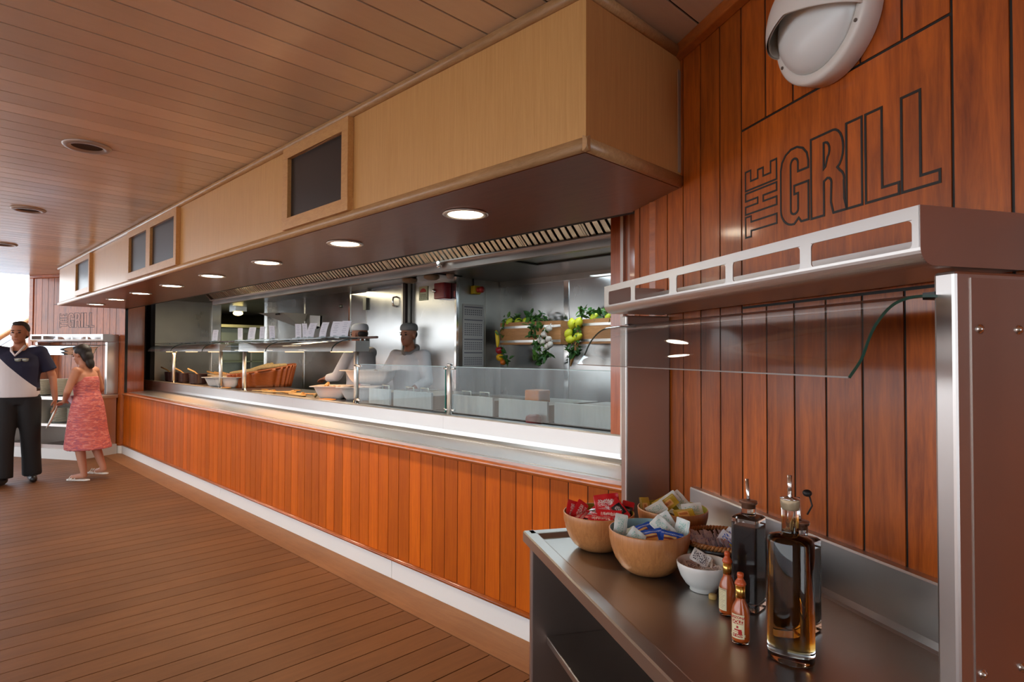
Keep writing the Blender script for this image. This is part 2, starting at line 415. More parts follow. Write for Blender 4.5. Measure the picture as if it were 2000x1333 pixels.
# round vents of the promenade ceiling
r0 = None
for i, (vx, vy) in enumerate(((-4.13, .72), (-6.31, .71), (-8.53, .76))):
    if r0 is None:
        r0 = thing('ceiling_vent', '', 'vent', (vx, vy, HC))
        f = MB(); f.lathe([(.075, -.002), (.085, -.014), (.108, -.014), (.118, -.004), (.118, .0)], (vx, vy, HC), 36); f.build('vent_ring', [mat('vent_metal', (.45, .38, .33), .4, metal=.5)], r0)
        f = MB(); f.lathe([(.0001, -.003), (.08, -.003)], (vx, vy, HC), 36); f.build('vent_disc', [mat('vent_dark', (.10, .06, .045), .5)], r0); o = r0
    else: o = dup(r0, (vx, vy, HC))
    o['label'] = 'round grey recessed fitting in the planked ceiling, ' + ('nearest and largest of the three', 'middle of the three', 'farthest, at the left edge of the view')[i]; o['group'] = 'round fittings in the planked ceiling'

# ------------------------------------------------------------ framed menu boards on the fascia
FRW = wood('frame_oak', (.60, .32, .11), (.48, .23, .07), (6, 20, 20), .4, .2, .3, 0, .1)
BOARD = mat('blackboard', (.018, .015, .014), .28)
def board(x0, x1, z0, z1, label, mid=None):
    y = BY0; t = thing('menu_board', label, 'menu board', ((x0+x1)/2, y, z0))
    w_ = .06; f = MB(); d = .032
    f.box((x0, y-d, z0), (x1, y, z0+w_)); f.box((x0, y-d, z1-w_), (x1, y, z1)); f.box((x0, y-d, z0+w_), (x0+w_, y, z1-w_)); f.box((x1-w_, y-d, z0+w_), (x1, y, z1-w_))
    if mid: f.box((mid-w_, y-d, z0+w_), (mid+w_, y, z1-w_))
    f.build('board_frame', [FRW], t, bevel=.002)
    for a, b in ([(x0+w_, x1-w_)] if not mid else [(x0+w_, mid-w_), (mid+w_, x1-w_)]):
        f = MB(); f.box((a, y-.010, z0+w_), (b, y-.002, z1-w_)); f.build('writing_panel', [BOARD], t)
board(-3.26, -2.565, 2.125, 2.572, 'single black menu board in an oak frame on the bulkhead, nearest to the corner')
board(-6.55, -5.11, 2.125, 2.572, 'double black menu board in an oak frame, middle one along the bulkhead', -5.87)
board(-8.99, -8.17, 2.13, 2.572, 'single narrow menu board in an oak frame at the far end of the bulkhead')

# ------------------------------------------------------------ counter front
r = rng(7); f = MB()
f.box((CF.x, YW+.003, .115), (CN.x, YW+.05, .84), 1)
xx = CN.x - .02
while xx > CF.x:
    a = max(CF.x, xx-.1175); f.ct = r.random(); f.box((a+.0028, YW, .115), (xx-.0028, YW+.003, .84), 0); xx -= .1175
FRONT = f
f = MB()
f.box((CF.x, YW-.012, 0), (-6.35, YW+.04, .112)); f.box((-6.346, YW-.012, 0), (-3.35, YW+.04, .112)); f.box((-3.346, YW-.012, 0), (CN.x-.005, YW+.04, .112))
tag(f.build('baseboard_counter', [WHITE], bevel=.002), kind='structure')
f = MB(); f.prism([(0, 0), (.012, 0), (.012, .112), (0, .112)], .01, 1.8, lambda o, z, t: far(t, o, z)); tag(f.build('baseboard_left', [WHITE]), kind='structure')
f = MB(); f.prism([(0, 0), (.012, 0), (.012, .112), (0, .112)], .01, 3.2, lambda o, z, t: near(t, o, z)); tag(f.build('baseboard_right', [WHITE]), kind='structure')
f = MB(); f.prism(halfround(YW, .125, .02, 0, 0, .7), CF.x, CN.x-.01, lambda y, z, x: V(x, y, z), 0, True); tag(f.build('trim_3', [TRIMW]), kind='structure')
f = MB(); f.prism([(0, .112), (.014, .112), (.016, .13), (0, .136)], .0, 1.8, lambda o, z, t: far(t, o, z)); tag(f.build('trim_4', [TRIMW]), kind='structure')
# serving counter: wood nosing, tray ledge, upstand, worktop
LE = -11.5
sc_ = thing('serving_counter', 'long stainless steel serving counter with tray ledge on orange wood panelling', 'counter', (-6, 2.6, .87))
f = MB(); pr = [(YW+.05, .84), (YW-.012, .84)] + [(YW-.014-.016*math.sin(a), .856-.016*math.cos(a)) for a in [PI*i/8 for i in range(9)]] + [(YW+.05, .872)]
f.prism(pr, CF.x+.005, CN.x-.01, lambda y, z, x: V(x, y, z)); f.build('wood_nosing', [TRIMW], sc_); FRONT.build('plank_front', [WAINW, BLACK], sc_)
f = MB()
led = [(CF.x+.03, YW+.05), (CN.x-.03, YW+.05), (-1.86, 2.716), (LE, 2.716)]
f.prism(led, .84, .872, lambda x, y, z: V(x, y, z))
f.prism([(CF.x+.07, YW+.085), (CN.x-.07, YW+.085), (-1.72, 2.59), (-11.2, 2.59)], .872, .875, lambda x, y, z: V(x, y, z))
f.build('tray_ledge', [STH], sc_, bevel=.003)
f = MB(); pr = [(2.66, .874), (2.69, .878), (2.708, .893), (2.714, .92), (2.716, 1.012), (2.722, 1.02), (2.80, 1.018), (2.80, .86), (2.66, .86)]
for a, b in ((LE, -8.6), (-8.599, -5.75), (-5.749, -3.4), (-3.399, -1.86)):
    f.prism(pr, a, b, lambda y, z, x: V(x, y, z), 0, False)
f.build('upstand', [STH], sc_)
f = MB(); f.box((-10.93, 2.80, .95), (-1.86, 3.55, 1.004)); f.build('worktop', [STT], sc_, bevel=.003)
f = MB(); f.box((-10.9, 3.5, .0), (-1.9, 3.53, .95)); f.build('back_panel', [STK2], sc_)

# mahogany return panels and jambs of the serving hatch
REDP = wood('red_mahogany', (.45, .12, .04), (.30, .07, .022), (10, 10, .8), .25, .8, .06, .2, .15)
f = MB(); A1 = V(-1.375, 2.20, 0); B1 = V(-1.87, 2.72, 0); dd = (B1-A1).normalized(); nn = V(-dd.y, dd.x, 0)
if nn.y > 0: pass
f.prism([(A1.x, A1.y), (B1.x, B1.y), (B1.x+.05, B1.y+.06), (A1.x+.12, A1.y+.06)], .872, HC, lambda x, y, z: V(x, y, z))
tag(f.build('wall_return_1', [REDP]), kind='structure')
f = MB(); f.box((-1.965, 2.722, 1.02), (-1.888, 2.80, HC)); tag(f.build('trim_5', [REDP], bevel=.003), kind='structure')
f = MB(); f.box((-1.886, 2.70, .9), (-1.868, 2.74, HC)); tag(f.build('trim_6', [mat('white_sealant', (.75, .7, .66), .6)]), kind='structure')
f = MB(); f.prism([(GU(-1.375)-.03, -.002), (GU(-1.34), -.002), (GU(-1.34), .016), (GU(-1.375)-.03, .016)], .872, BZ, lambda t, o, z: near(t, o, z))
f = MB()
f.prism([(-1.405, 2.262), (-1.375, 2.262), (-1.335, 2.175), (-1.375, 2.175)], .872, BZ, lambda x, y, z: V(x, y, z))
tag(f.build('trim_7', [TRIMW]), kind='structure')
f = MB(); f.prism([(CF.x, YW), (LE, 2.72), (LE+.02, 2.80), (CF.x-.2, YW+.3)], .84, HC, lambda x, y, z: V(x, y, z)); tag(f.build('wall_return_2', [REDP]), kind='structure')
f = MB(); f.box((LE-.02, 2.73, .9), (-11.42, 2.8, HC)); f.box((-11.28, 2.76, .9), (-11.2, 2.85, HC)); tag(f.build('trim_8', [mat('dark_jamb', (.03, .012, .01), .4)]), kind='structure')
f = MB(); f.box((-11.5, 2.80, .9), (-10.95, 2.86, HC)); tag(f.build('trim_9', [mat('dark_slot', (.008, .006, .006), .6)]), kind='structure')
# ------------------------------------------------------------ buffet stations (near, and its mirror at the far wall)
def pz(fr): return lambda t, o, z: fr(t, o, z)
def fbox(f, fr, t0, t1, o0, o1, z0, z1, mi=0):
    f.prism([(t0, o0), (t1, o0), (t1, o1), (t0, o1)], z0, z1, lambda t, o, z: fr(t, o, z), mi); return f
SHELFG = thin_glass('sneeze_glass', (.86, .85, .83), .03, 1.2)
def overshelf(fr, t0, t1, label, labelg, mts, tpanel, glass_t):
    """steel gallery shelf on two uprights"""
    th = thing('gallery_shelf', label, 'shelf', fr((t0+t1)/2, .13, 1.60))
    O1 = WN - .946
    # tray: back, bottom, front rail with slots and a rolled lower edge
    slots = [(-2.125, -1.937), (-1.906, -1.674), (-1.632, -1.386), (-1.355, -1.115), (-1.082, -.842)]
    if fr is not near: slots = [(GU(a)-GU(-2.152)+t0-.0, GU(b)-GU(-2.152)+t0) for a, b in slots]; slots = [(t0+t1-b, t0+t1-a) for a, b in slots]
    else: slots = [(GU(a), GU(b)) for a, b in slots]
    slots.sort()
    f = MB(); zl, zh, zt, zb = 1.637, 1.686, 1.71, 1.606
    th_ = .0025
    def pf(t, z, o): return fr(t, o, z)
    def quadbox(pts):  # plate in t,z extruded in o
        f.prism(pts, O1-th_, O1, lambda t, z, o: fr(t, o, z))
    quadbox([(t0, zh+.001), (t1, zh+.001), (t1, zt), (t0, zt)])
    edges = [t0] + [q for s_ in slots for q in s_] + [t1]
    for i in range(0, len(edges), 2): quadbox([(edges[i], zl), (edges[i+1], zl), (edges[i+1], zh+.001), (edges[i], zh+.001)])
    rc = .008
    for a, b in slots:     # rounded corners of each slot
        for cx, cz, a0 in ((a+rc, zl+rc, 180), (b-rc, zl+rc, 270), (b-rc, zh-rc, 0), (a+rc, zh-rc, 90)):
            kx = a if a0 in (180, 90) else b; kz = zl if a0 in (180, 270) else zh
            quadbox([(kx, kz)] + A(cx, cz, rc, rc, a0, a0+90, 5))
    R = zl - zb
    pr = [(O1-R+R*math.cos(math.radians(q)), zl - R*math.sin(math.radians(q))) for q in range(0, 91, 10)]
    pr += [(.03, zb), (.03, zb+.003)] + [(O1-R+(R-th_)*math.cos(math.radians(q)), zl - (R-th_)*math.sin(math.radians(q))) for q in range(90, -1, -10)]
    f.prism(pr, t0, t1, lambda o, z, t: fr(t, o, z), 0, False)
    fbox(f, fr, t0, t1, .028, .031, zb, zt-.012)
    f.build('tray', [mts[0]], th)
    for tt, sgn in ((t0, 1), (t1-th_, 1)):
        f = MB(); f.prism([(.01, zb), (O1-R, zb)] + A(O1-R, zb+R, R, R, -90, 0, 8) + [(O1, zt), (.01, zt)], tt-.0004, tt+th_+.0004, lambda o, z, t: fr(t, o, z)); f.build('end_plate', [mts[1]], th)
    # uprights
    for tp in tpanel:
        f = MB(); fbox(f, fr, tp[0], tp[1], .004, WN-1.021, .0 if fr is near else .86, 1.600)
        p = f.build('upright', [mts[2]], th, bevel=.006)
        if fr is near and tp[1] > 1:
            f = MB(); fbox(f, fr, tp[1], tp[1]+.002, .006, WN-1.056, .0, 1.588); p2 = f.build('cover_plate', [mts[3]], p)
            for n_, z_ in ((1.075, 1.4975), (1.166, 1.4975), (1.072, .896), (1.163, .896)):
                f = MB(); c = fr(tp[1]+.002, WN-n_, z_)
                f.lathe([(.0085, 0), (.0085, .0015), (.0055, .0025), (.005, .005), (.0001, .006)], (0, 0, 0), 20, M=Matrix.Translation(c) @ U.to_track_quat('Z', 'Y').to_matrix().to_4x4())
                f.build('screw', [STC], p)
    # curved sneeze glass
    g0, g1 = glass_t
    prof = [(.826, 1.414), (.852, 1.446), (.868, 1.481), (.885, 1.508), (.913, 1.536), (.943, 1.551), (.985, 1.559), (1.052, 1.560)]
    # smooth with catmull
    pts = []
    P = [Vector(p) for p in prof]
    for i in range(len(P)-1):
        p0 = P[max(i-1, 0)]; p1 = P[i]; p2 = P[i+1]; p3 = P[min(i+2, len(P)-1)]
        for k in range(5):
            t = k/5; pts.append(.5*((2*p1)+(p2-p0)*t+(2*p0-5*p1+4*p2-p3)*t*t+(3*p1-p0-3*p2+p3)*t**3))
    pts.append(P[-1]); th2 = .005
    outer = [(WN-p.x, p.y) for p in pts]; inner = []
    for i, p in enumerate(pts):
        d = (pts[min(i+1, len(pts)-1)]-pts[max(i-1, 0)]).normalized(); q = p + Vector((d.y, -d.x))*th2; inner.append((WN-q.x, q.y))
    gl = thing('sneeze_glass', labelg, 'glass guard', fr((g0+g1)/2, WN-.95, 1.41))
    f = MB(); vs = []; fs = []; n = len(outer)
    for o, z in outer: vs += [fr(g0, o, z), fr(g1, o, z)]
    for i in range(n-1): fs.append((2*i, 2*i+1, 2*i+3, 2*i+2))
    f.add(vs, fs, 0, True)
    f.build('curved_pane', [SHELFG], gl, recalc=False)
    for tt in (g0, g1):
        f = MB(); sg = -.0015 if tt == g0 else .0015
        f.prism(outer + inner[::-1], tt, tt+sg, lambda o, z, t: fr(t, o, z))
        f.build('polished_edge', [GLASSE], gl)
    f = MB(); fbox(f, fr, g0, g1, WN-.826, WN-.829, 1.411, 1.414); f.build('lower_edge', [mat('glass_rim', (.25, .2, .17), .2)], gl)
    for tt in (g0+.015, g1-.015):
        f = MB(); fbox(f, fr, tt-.012, tt+.012, WN-1.055, WN-1.020, 1.553, 1.566); f.build('clamp', [mat('dark_clamp', (.03, .03, .03), .4)], gl)
tS0, tS1 = GU(-2.165), GU(-.826)
overshelf(near, tS0, tS1, 'stainless gallery shelf with slotted rail on uprights against the near mahogany wall', 'curved clear glass sneeze guard under the near gallery shelf, above the bowls and bottles',
          [STH, STD, ST, STD], [(GU(-2.1765), GU(-2.131)), (GU(-.8672), GU(-.826))], (GU(-2.14), GU(-.86)))
fw_ = 1.34
overshelf(far, .10, .10+fw_, 'stainless gallery shelf with slotted rail on the far panelled wall', 'small curved glass guard under the far gallery shelf, behind the walking people',
          [STH, STD, ST, STD], [(.10, .145), (.10+fw_-.045, .10+fw_)], (.14, .06+fw_))
# near table
tT0, tT1 = GU(-2.003), GU(-.868)
tb = thing('buffet_table', 'stainless steel condiment table with raised rim and splashback, in the near right corner', 'table', near((tT0+tT1)/2, .3, 0))
OT = WN - .578; ZT = .85
f = MB()
prf = [(OT-.048, ZT-.0132), (OT-.040, ZT-.001), (OT-.036, ZT), (OT-.004, ZT), (OT, ZT-.004), (OT, ZT-.034), (OT-.003, ZT-.036), (OT-.020, ZT-.036), (OT-.05, ZT-.030), (OT-.2, ZT-.03), (OT-.2, ZT-.0132)]
f.prism(prf, tT0, tT1, lambda o, z, t: near(t, o, z))
fbox(f, near, tT0+.05, tT1, .02, OT-.047, ZT-.03, ZT-.0131)
prf2 = [(tT0, ZT-.034), (tT0, ZT-.003), (tT0+.003, ZT), (tT0+.036, ZT), (tT0+.042, ZT-.001), (tT0+.058, ZT-.0132), (tT0+.2, ZT-.0132), (tT0+.2, ZT-.034)]
f.prism(prf2, .02, OT-.02, lambda t, z, o: near(t, o, z))
f.build('table_top', [STT], tb)
f = MB()
f.prism([(.0195, ZT-.02), (.0195, ZT+.122), (.0, ZT+.124), (.0, ZT+.128), (.022, ZT+.127), (.0245, ZT+.122), (.0245, ZT+.004), (.030, ZT-.010), (.040, ZT-.0125), (.040, ZT-.02)], GU(-1.954), tT1, lambda o, z, t: near(t, o, z))
f.build('splashback', [STH], tb)
for a, b in ((tT0+.004, tT0+.030), (tT1-.028, tT1-.002)):
    f = MB(); fbox(f, near, a, b, .03, OT-.022, .05, ZT-.034); f.build('side_panel', [STD], tb, bevel=.005)
f = MB(); fbox(f, near, tT0+.031, tT1-.03, .03, .045, .05, ZT-.034); f.build('back_panel', [STD], tb)
f = MB(); fbox(f, near, tT0+.031, tT1-.03, .05, OT-.075, .475, .50); f.build('lower_shelf', [STT], tb, bevel=.003)
for a in (tT0+.02, tT1-.02):
    for o in (.06, OT-.06):
        f = MB(); c = near(a, o, 0); f.lathe([(.02, 0), (.02, .01), (.012, .015), (.012, .055)], c, 16); f.build('foot', [ST], tb)
ZS = ZT - .0129                      # surface inside the rim

# far cabinet with stacks of plates
OC = .63
cb = thing('plate_cabinet', 'white-lit steel plate cabinet with open front shelves under the far gallery shelf', 'cabinet', far(.75, .3, 0))
STP = steel('steel_white_lit', (.80, .78, .74), .4, (1, 1, 20))  # lighter steel copy; the white light on the cabinet is in its colour
f = MB(); fbox(f, far, .08, 1.52, .02, OC, .80, .845); f.build('cabinet_top', [STP], cb, bevel=.004)
for a, b in ((.10, .17), (.76, .82), (1.43, 1.50)):
    f = MB(); fbox(f, far, a, b, .03, OC-.01, .14, .80); f.build('side_panel', [STP], cb, bevel=.003)
f = MB(); fbox(f, far, .17, 1.43, .03, .06, .14, .80); fbox(f, far, .17, 1.43, .06, OC-.03, .14, .19); f.build('carcass', [STD], cb)
f = MB(); fbox(f, far, .17, 1.43, .06, OC-.012, .44, .475); f.build('shelf', [STP], cb)
f = MB(); fbox(f, far, .08, 1.52, .03, OC-.0, .0, .139); f.build('plinth', [mat('plinth_tile', (.62, .58, .53), .5)], cb)
CREAM = mat('cream_china', (.80, .74, .60), .3, coat=.4)
def plate_stack(t, o, z, n, label, rad=.125):
    b = far(t, o, z); pl0 = None
    for i in range(n):
        zz = z + i*.0145
        if pl0 is None:
            f = MB(); f.lathe([(.0001, .004), (.06, .004), (.085, .006), (rad, .017), (rad+.002, .02), (rad-.002, .0185), (.085, .0115), (.06, .009), (.0001, .009)], far(t, o, z), 32)
            pl0 = f.build('plate', [CREAM], base=far(t, o, z)); tag(pl0, label, 'plate', 'plates stacked on the far cabinet'); continue
        dup(pl0, far(t, o, zz))
for t, o, z, n, lb in ((.27, .44, .845, 17, 'cream plate in the tall stack at the right end of the cabinet top'), (.60, .44, .845, 16, 'cream plate in the second stack from the right on the cabinet top'), (.93, .44, .845, 15, 'cream plate in the stack behind the man on the cabinet top'),
                       (.33, .42, .475, 14, 'cream plate in the stack on the cabinet shelf at the right'), (.62, .42, .475, 14, 'cream plate in the left stack on the cabinet shelf')):
    plate_stack(t, o, z, n, lb)
# bowls standing on the far shelf
WH = mat('white_china', (.82, .80, .76), .25, coat=.5)
for t, lb in ((.55, 'upturned white bowl on the far gallery shelf, right one'), (1.05, 'upturned white bowl on the far gallery shelf, left one')):
    f = MB(); f.lathe([(.075, 0), (.07, .03), (.05, .055), (.03, .062), (.0001, .062)], far(t, .14, 1.611), 28)
    tag(f.build('bowl', [WH], base=far(t, .14, 1.611)), lb, 'bowl')

# ------------------------------------------------------------ bowls and bottles on the condiment table
BAMB = wood('bamboo_bowl', (.56, .235, .08), (.38, .14, .042), (30, 30, 2.2), .38, .25, .3, 0, .12, 1.2)
def wood_bowl(u, n, R, H, lining, label, z=ZS):
    c = CN.copy(); P = U*u + NN*n + V(0, 0, z)
    t = thing('wooden_bowl', label, 'bowl', P)
    k = R/.11; prof = []
    pts = [(.045, 0), (.062, .004), (.082, .022), (.099, .052), (.107, .082), (.110, 1.0)]
    outer = [(.0001, 0), (.048*k, 0), (.060*k, .004), (.078*k, .018), (.093*k, .040), (.103*k, .066), (.109*k, .092), (.1105*k, H-.002), (.1095*k, H)]
    f = MB(); f.lathe(outer + [(.107*k, H)], P, 56, caps=False); f.build('shell', [BAMB], t)
    f = MB(); f.lathe([(.1072*k, H-.0002), (.1062*k, H-.004), (.1035*k, .085), (.097*k, .06), (.085*k, .035), (.065*k, .016), (.04*k, .011), (.0001, .011)], P, 56, caps=False); f.build('lining', [lining], t)
    return P
OLIVE = mat('olive_lining', (.30, .27, .02), .4, coat=.2); BLUEL = mat('blue_lining', (.27, .46, .50), .4, coat=.2)
bowlR = wood_bowl(-1.807, .771, .1115, .115, OLIVE, 'wooden bowl with olive lining heaped with red sachets, nearest the aisle corner')
bowlY = wood_bowl(-1.795, 1.025, .1115, .115, OLIVE, 'wooden bowl with olive lining of gold and white sachets, at the back by the upright')
bowlB = wood_bowl(-1.580, .828, .1125, .120, BLUEL, 'wooden bowl with pale blue lining in the middle, holding blue and white sachets')

# sachets ---------------------------------------------------
def sachet_mesh(w_, l_, th, seed, curl=.0):
    r = rng(seed); nx, ny = 9, 7; f = MB(); vs = []; fs = []
    ph = r.random()*6; 
    def hgt(i, j):
        a = min(i, nx-i)/(nx/2); b = min(j, ny-j)/(ny/2)
        base = max(0, (a-.16))*max(0, (b-.1)); return th*min(1, base*2.2)*(.85+.3*math.sin(i*1.7+j*2.1+ph))
    def mid(i, j):
        x = (i/nx-.5)*l_; y = (j/ny-.5)*w_
        return x, y, curl*(x/l_)**2*4*l_ + .0012*math.sin(i*1.3+ph+j)
    for s_ in (1, -1):
        for i in range(nx+1):
            for j in range(ny+1):
                x, y, z = mid(i, j); vs.append((x, y, z + s_*(hgt(i, j)/2+.00025)))
    o = (nx+1)*(ny+1)
    for i in range(nx):
        for j in range(ny):
            a = i*(ny+1)+j; fs.append((a, a+ny+1, a+ny+2, a+1)); fs.append((o+a, o+a+1, o+a+ny+2, o+a+ny+1))
    for i in range(nx):
        for j in (0, ny):
            a = i*(ny+1)+j; fs.append((a, a+ny+1, o+a+ny+1, o+a))
    for j in range(ny):
        for i in (0, nx):
            a = i*(ny+1)+j; fs.append((a, a+1, o+a+1, o+a))
    f.add(vs, fs, 0, True); return f
def print_mat(name, base, blocks, rough=.3, coat=.4, text=None):
    """base colour plus soft-edged printed blocks (x0,x1,y0,y1,colour) in the packet's own coordinates"""
    if name in MAT: return MAT[name]
    m = mat(name, base, rough, coat=coat); t = N_(m, 'ShaderNodeTexCoord'); sp = N_(m, 'ShaderNodeSeparateXYZ'); L_(m, t.outputs['Object'], sp.inputs[0])
    col = base
    def rect(x0, x1, y0, y1):
        def band(s, a, b): return mathn(m, 'MULTIPLY', mathn(m, 'GREATER_THAN', s, a), mathn(m, 'LESS_THAN', s, b))
        return mathn(m, 'MULTIPLY', band(sp.outputs[0], x0, x1), band(sp.outputs[1], y0, y1))
    for b in blocks:
        fc = rect(*b[:4])
        if len(b) > 5:   # broken up like fine print
            mp = N_(m, 'ShaderNodeMapping'); mp.inputs['Scale'].default_value = b[5]; L_(m, t.outputs['Object'], mp.inputs[0])
            nz = noise(m, mp.outputs[0], 1.0, 2, .5); fc = mathn(m, 'MULTIPLY', fc, mathn(m, 'GREATER_THAN', nz, .52))
        col = mix(m, col, b[4], fc)
    setcol(m, col); return m
FP = (500, 1400, 1)
M_RED = print_mat('ketchup_foil', (.60, .012, .018), [(-.028, .028, -.006, .008, (.75, .62, .55), (260, 500, 1)), (-.028, .028, -.018, -.010, (.8, .55, .5), FP)], .22, .6)
M_REDB = print_mat('ketchup_foil_dark', (.55, .012, .018), [(-.018, .02, -.016, .016, (.02, .014, .016)), (-.012, .012, -.008, .008, (.7, .55, .5), (300, 600, 1))], .22, .6)
M_BLUE = print_mat('mayonnaise_foil', (.02, .085, .42), [(-.022, .012, -.014, .006, (.80, .30, .06)), (-.022, .012, -.006, .000, (.30, .06, .03)), (-.022, .012, .000, .004, (.75, .5, .2)), (-.030, .03, .010, .014, (.7, .75, .85), FP)], .25, .5)
M_WHT = print_mat('paper_sachet', (.80, .82, .76), [(-.024, .024, -.010, .010, (.36, .62, .52), (200, 420, 1)), (-.03, .03, -.018, -.014, (.45, .66, .58), FP)], .45, .1)
M_GOLD = print_mat('mustard_foil', (.50, .32, .03), [(-.02, .015, -.010, .010, (.78, .42, .14)), (-.016, .010, -.004, .004, (.55, .18, .05)), (-.03, .03, .012, .016, (.7, .6, .3), FP)], .28, .5)
M_SUG = print_mat('sugar_paper', (.66, .60, .64), [(-.018, .018, -.010, .012, (.20, .17, .42), (150, 300, 1)), (-.02, .0, -.012, -.004, (.55, .16, .05), (90, 90, 1))], .5, .1)
M_TEA = print_mat('pepper_paper', (.74, .71, .67), [(-.02, .02, -.012, .012, (.10, .09, .10), (260, 260, 1))], .5, .1)
M_SWT = print_mat('sweetener_paper', (.82, .82, .84), [(-.02, .02, -.004, .014, (.10, .20, .60), (120, 240, 1)), (-.012, .004, -.014, -.003, (.75, .18, .04)), (.006, .018, -.014, -.004, (.85, .6, .05))], .4, .1)
SACH = {}
def sachet(kind, M4, label, group, seed=0):
    specs = dict(red=('ketchup_sachet', M_RED, .042, .078, .009, .02), redb=('ketchup_sachet', M_REDB, .042, .075, .009, .0), blue=('mayonnaise_sachet', M_BLUE, .042, .062, .008, .02), white=('paper_sachet', M_WHT, .042, .068, .004, .03),
                 gold=('mustard_sachet', M_GOLD, .038, .066, .009, .03), sugar=('sugar_sachet', M_SUG, .038, .058, .0035, .02), tea=('pepper_sachet', M_TEA, .036, .05, .003, .02), sweet=('sweetener_sachet', M_SWT, .040, .060, .003, .01))
    nm, mt, w_, l_, th, cu = specs[kind]
    key = (kind, seed % 3)
    if key not in SACH:
        o = sachet_mesh(w_, l_, th, hash(kind) % 97 + seed if False else len(SACH)+3, cu*(1 if seed % 2 else -1)).build(nm, [mt]); SACH[key] = o
        o.modifiers.new('smooth', 'SUBSURF').levels = 1; o.modifiers['smooth'].render_levels = 1
    else:
        o = SACH[key].copy(); C.objects.link(o)
    o.matrix_world = M4
    return tag(o, label, 'sachet', group)
def rotm(yaw, pitch, roll=0): return Matrix.Rotation(yaw, 4, 'Z') @ Matrix.Rotation(pitch, 4, 'Y') @ Matrix.Rotation(roll, 4, 'X')
def heap(P, kinds, z0, R, label, group, seed, tilt=.5, layers=((.0, 1),), names=None):
    r = rng(seed); k = 0
    for lay, n in layers:
        for i in range(n):
            a = 2.399*k + r.random()*.6; rad = R*math.sqrt((i+.5)/n)
            kd = kinds[k % len(kinds)]
            M4 = Matrix.Translation(P + V(rad*math.cos(a), rad*math.sin(a), z0+lay + r.random()*.008)) @ rotm(r.random()*6.28, (r.random()-.5)*tilt*2, (r.random()-.5)*tilt*1.4)
            sachet(kd, M4, label[kd], group[kd], k); k += 1
LR = {'red': 'red ketchup sachet with white print, lying in the heaped bowl of red sachets', 'redb': 'red ketchup sachet with a dark tomato patch, lying in the heaped bowl of red sachets'}
GR = {'red': 'red ketchup sachets in the bowl', 'redb': 'dark patched ketchup sachets in the bowl'}
heap(bowlR, ['red', 'red', 'redb', 'red'], .072, .068, LR, GR, 11, .35, ((.0, 9), (.014, 10), (.026, 8)))
view = V(-fw0.x, -fw0.y, 0)
def upright(P, off, yaw, lean, kd, label, spin=0, seed=0):
    """sachet standing in a heap, face towards heading yaw (world angle), leaning back"""
    n = V(math.cos(yaw), math.sin(yaw), 0); n = (n*math.cos(lean) + V(0, 0, 1)*math.sin(lean)).normalized()
    xax = V(0, 0, 1).cross(n).normalized(); yax = n.cross(xax)
    R3 = Matrix((xax, yax, n)).transposed().to_4x4()
    return sachet(kd, Matrix.Translation(P+V(*off)) @ R3 @ Matrix.Rotation(spin, 4, 'Z'), label, None, seed)
TOC = math.atan2(-1, 1)    # towards the camera, roughly
def offc(P, right, back, z):   # offset: right in view, away from viewer
    return tuple(rt0*right + fw0*back + V(0, 0, z))
s_ = upright(bowlR, offc(bowlR, .028, .01, .140), TOC, .35, 'red', 'largest red ketchup sachet standing upright at the top of its heap', .12, 0); s_.scale = (1.05, 1.35, 1)
f = MB(); t_ = bpy.data.curves.new('print', 'FONT'); t_.body = 'Ketchup'; t_.size = .013; t_.align_x = 'CENTER'; t_.align_y = 'CENTER'; t_.extrude = .0002
def text_child(parent, body, size, loc, m_, name='print', rotz=0, extr=.0002, bold=0):
    cu = bpy.data.curves.new(name, 'FONT'); cu.body = body; cu.size = size; cu.align_x = 'CENTER'; cu.align_y = 'CENTER'; cu.extrude = extr; cu.offset = bold
    o = bpy.data.objects.new('w', cu); C.objects.link(o); dg = bpy.context.evaluated_depsgraph_get(); me = bpy.data.meshes.new_from_object(o.evaluated_get(dg)); bpy.data.objects.remove(o); me.materials.clear(); me.materials.append(m_); o = bpy.data.objects.new(name, me); C.objects.link(o); o.parent = parent; o.location = loc; o.rotation_euler = (0, 0, rotz); return o
bpy.data.curves.remove(t_)
PRW = mat('white_print', (.85, .72, .66), .5)
text_child(s_, 'Ketchup', .013, (-.004, .004, .0056), PRW); text_child(s_, '10 g', .007, (-.004, -.009, .0052), PRW)
s_ = upright(bowlR, offc(bowlR, .062, -.005, .122), TOC-.2, .5, 'redb', 'ketchup sachet with dark patch tipped over against the large upright one', -.9, 1)
s_ = upright(bowlR, offc(bowlR, .092, .01, .108), TOC+.2, .3, 'redb', 'ketchup sachet with dark patch at the right rim of the red heap', 1.3, 2)
s_ = upright(bowlR, offc(bowlR, -.085, .01, .108), TOC+.5, .3, 'red', 'dull red ketchup sachet standing at the left rim of its bowl', 1.2, 1)
s_ = upright(bowlR, offc(bowlR, -.062, .012, .108), TOC+.4, .3, 'red', 'dull red ketchup sachet second from the left rim of its bowl', .9, 2)
s_ = upright(bowlR, offc(bowlR, .03, -.03, .112), TOC, 1.0, 'red', 'red ketchup sachet lying flat below the large upright one', -.1, 1); text_child(s_, 'Ketchup', .012, (0, .0, .0056), PRW)
LB = {'blue': 'blue mayonnaise sachet with burger picture lying in the blue-lined bowl', 'white': 'white and mint paper sachet lying in the blue-lined bowl'}
GB = {'blue': 'blue sachets in the blue-lined bowl', 'white': 'white paper sachets in the blue-lined bowl'}
heap(bowlB, ['white', 'blue', 'white', 'white', 'blue'], .070, .072, LB, GB, 21, .3, ((.0, 10), (.014, 9), (.022, 5)))
W_ = 'white and mint paper sachet '
